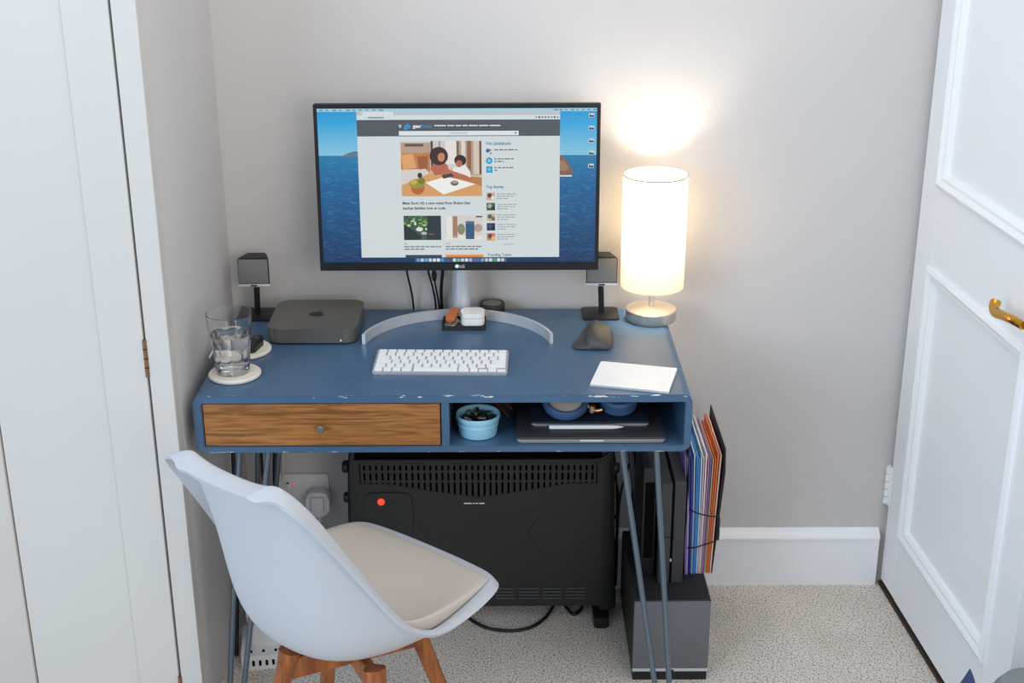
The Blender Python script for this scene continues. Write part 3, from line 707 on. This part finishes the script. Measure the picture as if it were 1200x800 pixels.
pk = thing('speaker_puck', 'round black puck with a grey top behind the curved monitor foot', 'puck', (-.0095, .477, DZ))
lathe('case', [(0, 0), (.028, 0), (.0295, .002), (.0295, .024), (.028, .026), (.0235, .0265), (.0225, .0245), (0, .0245)], BLACKP, pk, 48)
lathe('top_disc', [(0, .0246), (.0222, .0246), (.0222, .0258), (0, .0262)], GREYM, pk, 40)

# ================================================================== IN THE OPEN SHELF
FZ = DZ-.1105
bl = thing('ramekin', 'pale blue ribbed ramekin full of small dark bits in the desk shelf', 'bowl', (-.0345, .052, FZ+.0003))
def rib(r, z, a): return r
lathe('dish', [(0, 0), (.0365, 0), (.0385, .002), (.0405, .022), (.0408, .030), (.0425, .031), (.0428, .034), (.0412, .036), (.0420, .042), (.0425, .046), (.0452, .048), (.0458, .052), (.0455, .058), (.0440, .060), (.0415, .058), (.0395, .040), (.034, .006), (0, .005)], PALEBLUE, bl, 56, xf=Matrix.Diagonal((1, 1, .76, 1)))
rb = random.Random(5)
bm = bmesh.new(); add_lathe(bm, [(0, .024), (.0375, .024), (.0375, .029), (0, .031)], 30)
for i in range(40):
    a, r = rb.uniform(0, 2*PI), .031*math.sqrt(rb.random()); c = rb.random(); n0 = len(bm.faces)
    b2 = bmesh.new(); add_box(b2, -rb.uniform(.003, .009), rb.uniform(.003, .009), -.003, .003, -.002, .002, .001, 1)
    bmesh.ops.transform(b2, verts=b2.verts, matrix=T((r*math.cos(a), r*math.sin(a), .029+rb.uniform(0, .012))) @ RZ(rb.uniform(0, PI)) @ RX(rb.uniform(-.5, .5)) @ RY(rb.uniform(-.5, .5)))
    tmp = bpy.data.meshes.new('tmp'); b2.to_mesh(tmp); b2.free(); bm.from_mesh(tmp); bpy.data.meshes.remove(tmp); bm.faces.ensure_lookup_table()
    for f in bm.faces[n0:]: f.material_index = 0 if c < .72 else (1 if c < .9 else 2)
tk = fin(bm, 'small_bits', BLACKM, None, False); tk.data.materials.append(NICKEL); tk.data.materials.append(ROSE)
tk.location = bl.location; tk['kind'] = 'stuff'; tag(tk, 'heap of small dark and metallic bits filling the pale blue ramekin', 'small bits')
LAPG = mat('laptop_grey_metal', (150, 146, 148), .38, .35)
LID_SHADE = mat('laptop_lid_shade', (66, 66, 70), .4, .3)  # laptop grey painted darker for the shade on the lid, base left lighter
lt = thing('laptop', 'thin closed grey laptop at the bottom of the desk shelf pile', 'laptop', (.195, .128, FZ+.0003))
slab('base', -.1505, .1505, -.1285, .085, .0012, .0087, .008, LAPG, lt, .0025, 2)
slab('lid', -.1505, .1505, -.128, .085, .0089, .0132, .008, LID_SHADE, lt, .0012, 2)
box('thumb_notch', -.023, .025, -.1287, -.1275, .0040, .0080, SILVER, lt)
for sx_ in (-.12, .12): lathe('rubber_foot', [(0, 0), (.006, 0), (.006, .0014), (0, .0014)], BLACKP, lt, 16, (sx_, -.09, 0))
tb = thing('tablet', 'tablet in a dark navy cover lying on the grey laptop', 'tablet', (.196, .145, FZ+.0140))
slab('tablet_body', -.121, .121, -.092, .060, 0, .0062, .008, LAPG, tb, .002)
slab('cover', -.122, .122, -.093, .061, .0064, .0105, .008, NAVY, tb, .001)
st = thing('stylus', 'white stylus with a pointed tip on the front edge of the laptop', 'stylus', (.195, .0395, FZ+.0137+.0047))
lathe('barrel', [(0, 0), (.0038, .0012), (.0045, .003), (.0045, .128), (0, .128)], WHITEP, st, 20, xf=T((-.085, 0, 0)) @ RY(PI/2))
lathe('tip', [(.0045, .1282), (.0036, .140), (.0012, .152), (0, .153)], WHITEP, st, 20, xf=T((-.085, 0, 0)) @ RY(PI/2))
hp = thing('headphones', 'folded blue headphones with cream inner pads and rose gold arms', 'headphones', (.146, .090, FZ+.0250))
hx = T((0, 0, .0285)) @ RX(math.radians(26))
pad_ = lathe('ear_pad', [(.034, .004), (.036, .010), (.041, .013), (.046, .010), (.0485, .002), (.047, -.005), (.040, -.008), (.034, -.004), (.034, .004)], HPBLUE, hp, 48, xf=hx)
lathe('pad_lining', [(0, .004), (.030, .004), (.0345, .006), (.0350, .0), (0, -.002)], HPPAD, pad_, 40, xf=hx)
lathe('ear_cup', [(0, -.018), (.030, -.018), (.036, -.015), (.040, -.008), (.030, -.0025), (0, -.0025)], HPBLUE, hp, 48, xf=hx)
x2 = T((.110, .012, .026)) @ RX(math.radians(14))
lathe('ear_cup', [(0, -.016), (.030, -.016), (.038, -.012), (.040, .010), (.036, .015), (0, .016)], HPBLUE, hp, 48, xf=x2)
tube('arm', [(.043, -.010, .026), (.052, -.016, .021), (.062, -.020, .017), (.074, -.018, .018)], .0046, ROSE, hp, 10)
lathe('hinge', [(0, -.007), (.007, -.007), (.007, .007), (0, .007)], ROSE, hp, 20, (.054, -.0165, .0195))
tube('headband', [(-.030, .055, .030), (-.035, .10, .028), (-.01, .15, .026), (.05, .18, .024), (.12, .16, .022), (.145, .11, .020), (.135, .055, .022)], .008, HPBLUE, hp, 12)
for k, (x0, x1, z) in enumerate(((-.005, .032, .012), (.004, .040, .020))):
    pc = thing('pencil', ('long brown wooden pencil lying low behind the pale blue ramekin', 'brown wooden pencil lying across the other pencil in the desk shelf')[k], 'pencil', (0, 0, FZ+z-.0075), 0, 'pencils in the desk shelf')
    bm = bmesh.new(); add_tube(bm, [(x0-.03, .24, .018-k*.006), (x1-.008, .125, .0045+k*.008)], .004, 6); bd = fin(bm, 'barrel', PENWOOD, pc, False)
    d = (Vector((x1-.008, .125, .0045+k*.008))-Vector((x0-.03, .24, .018-k*.006))).normalized(); e = Vector((x1-.008, .125, .0045+k*.008))
    bm = bmesh.new(); add_tube(bm, [e+d*.0002, e+d*.014], .004, 6, .0006); fin(bm, 'sharpened_tip', ROSE, pc, False)

# ================================================================== HEATER
ht = thing('convector_heater', 'black convector heater with slotted grille standing under the desk', 'heater', (-.035, .35, 0))
HW = .31; z0h, z1h = .045, .445
def curve_low(x):   # lower edge of the grille, deepest in the middle
    return .374-.034*max(0, 1-(abs(x+.01)/.21)**1.2)
# carcass with a shallow curve and rounded top
bm = bmesh.new(); prof = [(.012, z0h), (.012, .372), (.012, .425), (.018, .440), (.032, .447), (.105, .447), (.118, .438), (.122, .42), (.122, z0h)]
a = [bm.verts.new((-HW+.014, y, z)) for y, z in prof]; b = [bm.verts.new((HW-.03, y, z)) for y, z in prof]
for i in range(len(prof)):
    j = (i+1) % len(prof); bm.faces.new((a[i], b[i], b[j], a[j]))
bm.faces.new(a[::-1]); bm.faces.new(b)
fin(bm, 'body', VOID, ht, False)
# front sheet below the grille, its top edge following the grille curve
N = 60; bm = bmesh.new(); top = []
xs = [-HW+.012+(2*HW-.040)*i/N for i in range(N+1)]
fa = [[bm.verts.new((x, y, z)) for x, z in zip(xs, [z0h+.0]*(N+1))] for y in (0, .0118)]
ft = [[bm.verts.new((x, y, curve_low(x))) for x in xs] for y in (0, .0118)]
for i in range(N):
    bm.faces.new((fa[0][i], fa[0][i+1], ft[0][i+1], ft[0][i])); bm.faces.new((ft[0][i], ft[0][i+1], ft[1][i+1], ft[1][i])); bm.faces.new((fa[0][i+1], fa[0][i], fa[1][i], fa[1][i+1]))
for k in (0, N): bm.faces.new((fa[0][k], ft[0][k], ft[1][k], fa[1][k]))
fin(bm, 'front_sheet', HEATER, ht, False)
# grille: upright bars and two cross rails over the dark inside
bm = bmesh.new(); nb = 39
for i in range(nb+1):
    x = xs[0]+.018+(xs[-1]-xs[0]-.036)*i/nb
    w = .0044
    add_box(bm, x-w, x+w, 0, .0115, curve_low(x)-.001, .428)
for zc, hh in ((.405, .0030), (.380, .0026), (.427, .006)): add_box(bm, xs[0], xs[-1], .0005, .0112, zc-hh, zc+hh)
for x0, x1 in ((xs[0], xs[0]+.016), (xs[-1]-.016, xs[-1])): add_box(bm, x0, x1, 0, .0115, .3742, .430)
fin(bm, 'grille', HEATER, ht, False)
bm = bmesh.new(); pts = [(-HW+.012, -.002, .434)]+[(x, -.002, .434) for x in (-.2, 0, .2)]+[(HW-.045, -.002, .435), (HW-.022, .002, .442), (HW-.010, .012, .452)]
add_tube(bm, spline(pts), .0045, 10); fin(bm, 'top_lip', HEATER, ht)
# louvre slots along the bottom
bm = bmesh.new()
for g in range(7):
    xg = -.275+g*.0565+.135
    if xg > HW-.09: break
    for q in range(4): add_box(bm, xg, xg+.046, -.003, .001, .066+q*.0088, .0695+q*.0088)
fin(bm, 'louvre', mat('louvre_grey', (74, 76, 78), .4), ht, False)
# end caps, widening towards the foot
for sgn in (-1, 1):
    w = .030 if sgn > 0 else .020; x_in = HW-.030 if sgn > 0 else -HW+.014
    bm = bmesh.new(); L = []
    for z, wd, yf, yb in ((z0h-.01, w+.012, -.004, .128), (.2, w+.006, -.002, .126), (.38, w, 0, .124), (.435, w-.003, .006, .118), (.455, w-.010, .02, .10)):
        L.append([bm.verts.new((x_in+sgn*px, py, z)) for px, py in ((0, yf), (wd*.55, yf+.002), (wd*.9, yf+.012), (wd, yf+.035), (wd, yb-.035), (wd*.8, yb-.008), (0, yb))])
    for a, b in zip(L, L[1:]):
        for i in range(7): bm.faces.new((a[i], a[(i+1) % 7], b[(i+1) % 7], b[i]))
    bm.faces.new(L[0]); bm.faces.new(L[-1]); fin(bm, 'end_cap', HEATER, ht)
    xf0 = x_in+sgn*.004
    f = slab('foot', xf0-.018, xf0+.018, -.03, .15, .0, .028, .006, BLACKP, ht, .004)
    box('foot_bracket', xf0-.010, xf0+.010, .02, .10, .026, .05, BLACKP, f)
xk = -HW+.014-.020
for z, r in ((.405, .015), (.325, .013)):
    lathe('side_knob', [(0, 0), (r, 0), (r, .008), (r*.8, .012), (0, .012)], BLACKP, ht, 24, xf=T((xk+.001, .03, z)) @ RY(-PI/2))
lathe('side_knob', [(0, 0), (.013, 0), (.013, .008), (.010, .012), (0, .012)], BLACKP, ht, 24, xf=T((HW+.0, .03, .40)) @ RY(PI/2))
# control recess with the red neon switch
bm = bmesh.new(); poly = rrect(-.275, -.163, .235, .352, .020, 6); add_prism(bm, poly, -.004, .0005)
bmesh.ops.bevel(bm, geom=[e for e in bm.edges if all(v.co.y < -.003 for v in e.verts)], offset=.002, segments=2, affect='EDGES')
cp = fin(bm, 'control_panel', HEATER, ht)
lathe('neon_switch', [(0, 0), (.0085, 0), (.0085, .003), (.007, .0045), (.004, .0048), (.0035, .003), (0, .003)], RED, cp, 24, xf=T((-.236, -.0042, .330)) @ RX(PI/2))
bm = bmesh.new()
x = -.043
for w in (.0185, .0045, .0060, .0125): add_box(bm, x, x+w, -.0006, .0004, .3215, .3242); x += w+.0024
fin(bm, 'maker_print', WHITEP, ht, False)
for (cx, cz) in ((.10, .26),):
    tube('pressed_groove', [(.145, -.0003, .19), (.118, -.0003, .222), (.108, -.0003, .236), (.112, -.0003, .252), (.135, -.0003, .285)], .0012, HEATER, ht)

# ================================================================== SUBWOOFER AND WHAT STANDS ON IT
sb = thing('subwoofer', 'tall grey fronted black subwoofer box standing on the carpet', 'subwoofer', (.389, .108, 0))
bm = bmesh.new(); add_box(bm, -.086, .086, .006, .328, .022, .203, .003, 1); fin(bm, 'cabinet', BLACKM, sb)
box('front_panel', -.085, .085, 0, .008, .030, .2025, SUBF, sb, .003)
box('front_lip', -.085, .085, -.002, .004, .024, .031, SILVER, sb, .0015)
box('plinth', -.083, .083, .002, .322, 0, .0235, BLACKP, sb)
box('badge', -.008, .008, -.003, -.0018, .0255, .0295, BLACKP, sb)
gc = thing('game_console', 'dark grey game console standing on edge on the subwoofer', 'console', (.392, .185, .2035))
def slant(name, x0, x1, y0, y1, h, sl, m, parent):
    bm = bmesh.new(); pr = [(y0+sl*.0, 0), (y0, h), (y1, h), (y1, 0)]
    a = [bm.verts.new((x0, y, z)) for y, z in pr]; b = [bm.verts.new((x1, y, z)) for y, z in pr]
    bm.faces.new(a); bm.faces.new(b[::-1])
    for i in range(4): bm.faces.new((a[i], a[(i+1) % 4], b[(i+1) % 4], b[i]))
    bmesh.ops.bevel(bm, geom=list(bm.edges), offset=.0012, segments=1, affect='EDGES')
    return fin(bm, name, m, parent, False)
CONS = mat('console_charcoal', (58, 59, 61), .55, noise=(300, .1))
slant('half_shell', -.028, -.004, 0, .225, .250, .0, CONS, gc)
slant('half_shell', .002, .027, .004, .225, .253, .0, CONS, gc)
box('centre_slot', -.0045, .0025, .006, .222, .001, .248, VOID, gc)
box('port', -.003, .0005, .003, .0065, .055, .062, SILVER, gc)
box('slot_line', -.0275, -.0045, -.0004, .001, .118, .1195, VOID, gc)
bx = thing('black_media_box', 'slim black media box standing between the game console and the desk leg', 'media box', (.343, .215, .2035))
box('case', -.016, .014, 0, .20, .0, .275, BLACKP, bx, .002); box('vent_slot', -.012, .010, -.0006, .001, .05, .24, VOID, bx)
df = thing('document_wallet', 'black document wallet stuffed with coloured plastic sleeves on the subwoofer', 'document wallet', (.463, .225, .2035))
cols = [(150, 120, 200), (200, 190, 230), (52, 60, 150), (70, 88, 178), (205, 215, 240), (64, 140, 214), (90, 160, 220), (190, 225, 240), (226, 190, 200), (235, 235, 235), (200, 130, 150), (122, 118, 178), (196, 168, 120), (235, 110, 52), (228, 128, 76), (240, 196, 180)]
ncl = len(cols)
for i, c in enumerate(cols):
    x = -.034+i*.0038; h = .300+rb.uniform(-.014, .006); y0 = rb.uniform(.0, .010)
    m = mat('sleeve_tint', c, .35)
    bm = bmesh.new()
    fan = (i-ncl/2)*.0009
    pts = [(x, y0, .0), (x+fan*.6, y0-.003, .15), (x+fan*1.6, y0, h), (x+fan*1.6, .228, h+rb.uniform(-.004, .004)), (x+fan*.6, .228, .15), (x, .225, .0)]
    a = [bm.verts.new(p) for p in pts]; b = [bm.verts.new((p[0]+.0026, p[1], p[2])) for p in pts]
    for q in (a, b[::-1]): bm.faces.new((q[0], q[1], q[4], q[5])); bm.faces.new((q[1], q[2], q[3], q[4]))
    for k in range(6): bm.faces.new((a[k], a[(k+1) % 6], b[(k+1) % 6], b[k]))
    fin(bm, 'plastic_sleeve', m, df, False)
for x, t_, sg in ((-.0385, .0018, 0), (.0275, .0022, 1)):
    bm = bmesh.new(); k = .014*sg
    pts = [(x, .006, .0), (x+k*.35, -.010, .15), (x+k*.9, -.022, .27), (x+k*1.0, -.004, .318), (x+k, .232, .322), (x, .232, 0)]
    a = [bm.verts.new(p) for p in pts]; b = [bm.verts.new((p[0]+t_, p[1], p[2])) for p in pts]
    bm.faces.new(a); bm.faces.new(b[::-1])
    for q in range(6): bm.faces.new((a[q], a[(q+1) % 6], b[(q+1) % 6], b[q]))
    fin(bm, 'cover', BLACKM, df, False)
tube('elastic_band', [(-.040, .01, .172), (-.020, -.010, .166), (.010, -.014, .158), (.034, -.012, .152), (.037, -.010, .125), (.034, -.012, .098), (.005, -.012, .084), (-.020, -.008, .074), (-.040, .01, .066)], .0016, CABLEB, df, 8)
box('elastic_tab', .0335, .0375, -.016, -.008, .098, .152, BLACKP, df)

# cables around the heater and consoles
cable('black cable running down between the heater and the steel desk leg', [(.245, .50, .62), (.262, .49, .50), (.285, .485, .36), (.294, .488, .22), (.291, .490, .06), (.292, .49, .006)], .003)
cable('black cable looping from the heater side towards the subwoofer', [(.270, .49, .36), (.292, .47, .30), (.295, .46, .25), (.283, .468, .215), (.270, .485, .21)], .0025)
cable('thick black cable hanging from the desk underside behind the game console', [(.335, .494, .615), (.337, .494, .52), (.336, .494, .42), (.334, .494, .30), (.332, .494, .2), (.325, .494, .008)], .0055)
cable('black cable dropping diagonally behind the thick cable above the subwoofer', [(.388, .508, .615), (.366, .508, .52), (.345, .508, .42), (.318, .508, .33), (.300, .500, .24), (.297, .505, .008)], .0028)
cable('black cable bowed under the desk edge by the steel leg', [(.30, .36, .618), (.305, .38, .595), (.322, .385, .578), (.336, .388, .56), (.338, .386, .5)], .0026)
cable('black flex lying in a loop on the carpet below the heater', [(-.16, .50, .006), (-.10, .40, .006), (-.04, .325, .006), (.02, .303, .006), (.075, .315, .006), (.115, .36, .006), (.14, .42, .006), (.18, .50, .006)], .004)
cable('black flex on the carpet bending round next to the heater foot', [(.13, .50, .006), (.16, .43, .006), (.182, .376, .006), (.203, .395, .006), (.212, .44, .006), (.214, .50, .006)], .004)

# ================================================================== SOCKET AND POWER STRIP
oz = .258
out_ = thing('wall_outlet', 'white double wall socket with red marked switches behind the chair', 'socket', (-.467, YW, oz))
slab('face_plate', -.075, .048, -.043, .055, 0, .010, .005, WHITEP, out_, .002, 2, RX(PI/2))
for x in (-.052, -.037): 
    sw = box('rocker_switch', x-.0045, x+.0045, -.0125, -.009, .020, .036, WHITEP, out_, .001)
    box('red_marker', x-.0035, x+.0035, -.0132, -.0123, .031, .0345, RED if x > -.04 else BLACKP, sw)
pg = thing('mains_plug', 'white mains plug in the wall socket', 'plug', (-.443, YW-.0105, oz-.008))
slab('plug_body', -.029, .029, -.036, .030, 0, .035, .018, WHITEP, pg, .006, 3, RX(PI/2))
box('grip', -.016, .016, -.044, -.034, -.022, .02, WHITEP, pg, .004)
tube('flex', [(0, -.02, -.034), (0, -.022, -.045), (.004, -.02, -.10), (.002, -.012, -.22)], .004, WHITEP, pg)
cable('thin white cable drooping from the desk underside to the wall socket', [(-.385, .505, .6215), (-.398, .515, .56), (-.430, .515, .515), (-.47, .512, .485), (-.500, .510, .462), (-.520, .514, .42), (-.53, .52, .30)], .0018, CABLEW)
cable('thick black cable dropping from the desk underside beside the wall socket', [(-.525, .500, .62), (-.530, .503, .52), (-.540, .505, .42), (-.548, .505, .3), (-.55, .505, .16), (-.55, .47, .008)], .0045)
cable('black cable crossing the thick one beside the wall socket', [(-.505, .512, .61), (-.520, .513, .54), (-.552, .514, .47), (-.575, .514, .40), (-.575, .514, .2), (-.555, .508, .008)], .0032)
cable('short black cable slanting from the desk underside to the heater', [(-.375, .492, .62), (-.352, .494, .55), (-.335, .494, .47), (-.330, .494, .3)], .0025)
ps = thing('power_strip', 'white multi socket power strip on the carpet by the alcove wall', 'power strip', (-.528, .190, 0), math.radians(8))
slab('strip_body', -.062, .062, -.033, .10, 0, .038, .006, WHITEP, ps, .003)
for k in range(7): box('usb_port', -.052+k*.0150, -.046+k*.0150, -.0336, -.030, .011, .025, VOID, ps)
for k in range(3): box('socket_slot', -.042+k*.028, -.036+k*.028, -.02, -.010, .0375, .0385, VOID, ps)
pa = thing('power_adapter', 'white square power adapter plugged in on the white power strip', 'adapter', (-.535, .222, .0385), math.radians(8))
slab('adapter_body', -.036, .032, -.03, .03, 0, .058, .006, WHITEP, pa, .003)
lathe('adapter_light', [(0, 0), (.0016, 0), (.0016, .0004), (0, .0004)], BLACKP, pa, 10, xf=T((.018, -.0300, .048)) @ RX(PI/2))
tube('adapter_lead', [(-.034, .0, .03), (-.044, .01, .06), (-.040, .06, .12), (-.030, .13, .20)], .0022, CABLEW, pa)
bk = thing('black_power_brick', 'black power brick lying behind the white power strip', 'adapter', (-.50, .36, 0), math.radians(5))
slab('brick_body', -.05, .05, -.055, .05, 0, .05, .008, BLACKP, bk, .005); tube('brick_lead', [(.0, .05, .025), (.01, .07, .03), (.01, .10, .02), (.0, .115, .006)], .003, CABLEB, bk)
cable('black cable bunch rising by the alcove wall next to the power strip', [(-.606, .20, .008), (-.608, .23, .05), (-.606, .25, .11), (-.604, .26, .17), (-.604, .28, .25), (-.60, .30, .40), (-.60, .34, .62)], .005)

# ================================================================== CHAIR
CH = thing('desk_chair', 'white moulded shell chair with beige seat pad and splayed wooden legs', 'chair', (-.268, -.283, 0))
CX = T((-.002, .021, 0)) @ RZ(math.radians(-39.5))
prof = [(.226, .450), (.220, .460), (.160, .444), (.060, .412), (-.040, .390), (-.118, .388), (-.178, .420), (-.207, .500), (-.216, .590), (-.226, .680), (-.236, .745), (-.243, .783), (-.248, .797), (-.286, .787)]
edge = [(.140, .222, .450), (.188, .205, .460), (.208, .140, .458), (.218, .060, .458), (.224, -.006, .464), (.219, -.045, .487), (.210, -.078, .518), (.192, -.118, .596), (.174, -.160, .672), (.160, -.207, .750), (.144, -.232, .788), (.124, -.245, .805), (.098, -.249, .809), (.078, -.288, .793)]
flng = [(.006, .003, -.012), (.010, .004, -.010), (.011, 0, -.008), (.011, 0, -.007), (.012, -.003, -.006), (.013, -.009, -.007), (.015, -.016, -.007), (.017, -.023, -.006), (.019, -.028, -.006), (.021, -.032, -.006), (.023, -.034, -.006), (.023, -.031, -.008), (.022, -.026, -.012), (.023, -.002, -.004)]
us = [-1, -.90, -.68, -.35, 0, .35, .68, .90, 1]
def shell_pt(i, u):
    (y, z), (w, ey, ez) = prof[i], edge[i]
    k = abs(u)**2.6
    return Vector((w*math.copysign(abs(u)**.85, u) if u else 0, y+(ey-y)*k, z+(ez-z)*k))
bm = bmesh.new(); G = []
for i in range(len(prof)):
    row = []
    fx, fy, fz = flng[i]
    e = shell_pt(i, -1); row.append(bm.verts.new(e+Vector((-fx, fy, fz))))
    row += [bm.verts.new(shell_pt(i, u)) for u in us]
    e = shell_pt(i, 1); row.append(bm.verts.new(e+Vector((fx, fy, fz))))
    G.append(row)
for a, b in zip(G, G[1:]):
    for i in range(len(a)-1): bm.faces.new((a[i], a[i+1], b[i+1], b[i]))
sh = fin(bm, 'seat_shell', WHITESH, CH, True, CX)
md = sh.modifiers.new('sub', 'SUBSURF'); md.levels = 3; md.render_levels = 3; md.boundary_smooth = 'ALL'
so = sh.modifiers.new('thick', 'SOLIDIFY'); so.thickness = .007; so.offset = 0
for p in sh.data.polygons: p.use_smooth = True
# pad: follows the seat surface, a soft cushion
bm = bmesh.new(); rowsT = []; rowsB = []
idx = [1.22, 1.45, 2.0, 3, 4, 5, 5.7, 6.0]; uu = [-.92, -.86, -.5, 0, .5, .86, .92]
PADZ = [.010, .012, .018, .033, .044, .044, .036, .030]
def shell_f(t, u):
    i = min(int(t), len(prof)-2); return shell_pt(i, u).lerp(shell_pt(i+1, u), t-i)
for a_, t_ in enumerate(idx):
    e1 = a_ in (0, len(idx)-1)
    rowsT.append([bm.verts.new(shell_f(t_, u)+Vector((0, 0, PADZ[a_]-.005 if (e1 or b_ in (0, 6)) else PADZ[a_]))) for b_, u in enumerate(uu)])
    rowsB.append([bm.verts.new(shell_f(t_, u)+Vector((0, 0, .0042))) for u in uu])
for Gs in (rowsT, rowsB):
    for a, b in zip(Gs, Gs[1:]):
        for i in range(6): bm.faces.new((a[i], a[i+1], b[i+1], b[i]) if Gs is rowsT else (a[i+1], a[i], b[i], b[i+1]))
nR = len(idx)
for i in range(6):
    bm.faces.new((rowsB[0][i], rowsB[0][i+1], rowsT[0][i+1], rowsT[0][i])); bm.faces.new((rowsT[-1][i], rowsT[-1][i+1], rowsB[-1][i+1], rowsB[-1][i]))
for r_ in range(nR-1):
    bm.faces.new((rowsT[r_][0], rowsT[r_+1][0], rowsB[r_+1][0], rowsB[r_][0])); bm.faces.new((rowsB[r_][6], rowsB[r_+1][6], rowsT[r_+1][6], rowsT[r_][6]))
pd_ = fin(bm, 'seat_pad', PAD, CH, True, CX); md = pd_.modifiers.new('sub', 'SUBSURF'); md.levels = 2; md.render_levels = 2
for p in pd_.data.polygons: p.use_smooth = True
# base: two crossed boards and four splayed legs
tb_ = math.radians(-20)
lathe('swivel_plate', [(0, .366), (.05, .366), (.05, .374), (.03, .386), (0, .386)], BLACKP, CH, 32)
for a in (PI/4, 3*PI/4):
    bm = bmesh.new(); add_box(bm, -.125, .125, -.011, .011, (.318 if a < 1 else .320), (.363 if a < 1 else .365), .003, 1); fin(bm, 'cross_board', BEECH, CH, True, RZ(tb_+a))
for k in range(4):
    a = tb_+PI/4+k*PI/2; dx, dy = math.cos(a), math.sin(a)
    bm = bmesh.new(); add_tube(bm, [(dx*.122, dy*.122, .376), (dx*.137, dy*.137, .325), (dx*.24, dy*.24, .003)], .021, 20, .013)
    lg = fin(bm, 'leg', BEECH, CH)
    bm = bmesh.new(); add_lathe(bm, [(0, 0), (.012, 0), (.012, .0015), (0, .0015)], 20); fin(bm, 'leg_plug', PENWOOD, lg, True, T((dx*.1218, dy*.1218, .376)))

# ================================================================== CORNER OF THINGS AT THE RIGHT
pf = thing('grey_stool', 'grey green padded round stool in front of the panelled door', 'stool', (.972, -.44, 0))
lathe('cushion', [(0, .366), (.035, .368), (.062, .362), (.074, .345), (.077, .32), (.077, .27), (.070, .262), (0, .262)], GREYSOFT, pf, 40)
lathe('seam', [(.0760, .330), (.0785, .333), (.0785, .336), (.0755, .339)], GREYSOFT, pf, 40)
for k in range(3):
    a = .5+k*2*PI/3; bm = bmesh.new(); add_tube(bm, [(.05*math.cos(a), .05*math.sin(a), .262), (.07*math.cos(a), .07*math.sin(a), .002)], .010, 12, .007); fin(bm, 'leg', BEECH, pf)
bg = thing('blue_bag', 'blue fabric bag with a pointed top beside the grey green stool', 'bag', (.842, -.40, 0))
bm = bmesh.new(); L = []
for z, x0, x1, d in ((0, -.035, .045, .05), (.06, -.042, .046, .055), (.20, -.036, .040, .045), (.30, -.012, .036, .028), (.335, .012, .034, .014), (.360, .018, .028, .006), (.374, .020, .022, .001)):
    L.append([bm.verts.new(p) for p in ((x0, -d, z), (x1, -d, z), (x1, d, z), (x0, d, z))])
for a, b in zip(L, L[1:]):
    for i in range(4): bm.faces.new((a[i], a[(i+1) % 4], b[(i+1) % 4], b[i]))
bm.faces.new(L[0][::-1]); bm.faces.new(L[-1])
bag = fin(bm, 'bag_body', BLUEFAB, bg, True)
tube('carry_strap', [(-.02, -.046, .21), (-.03, -.062, .15), (0, -.068, .08), (.03, -.062, .15), (.028, -.044, .21)], .005, BLUEFAB, bg)
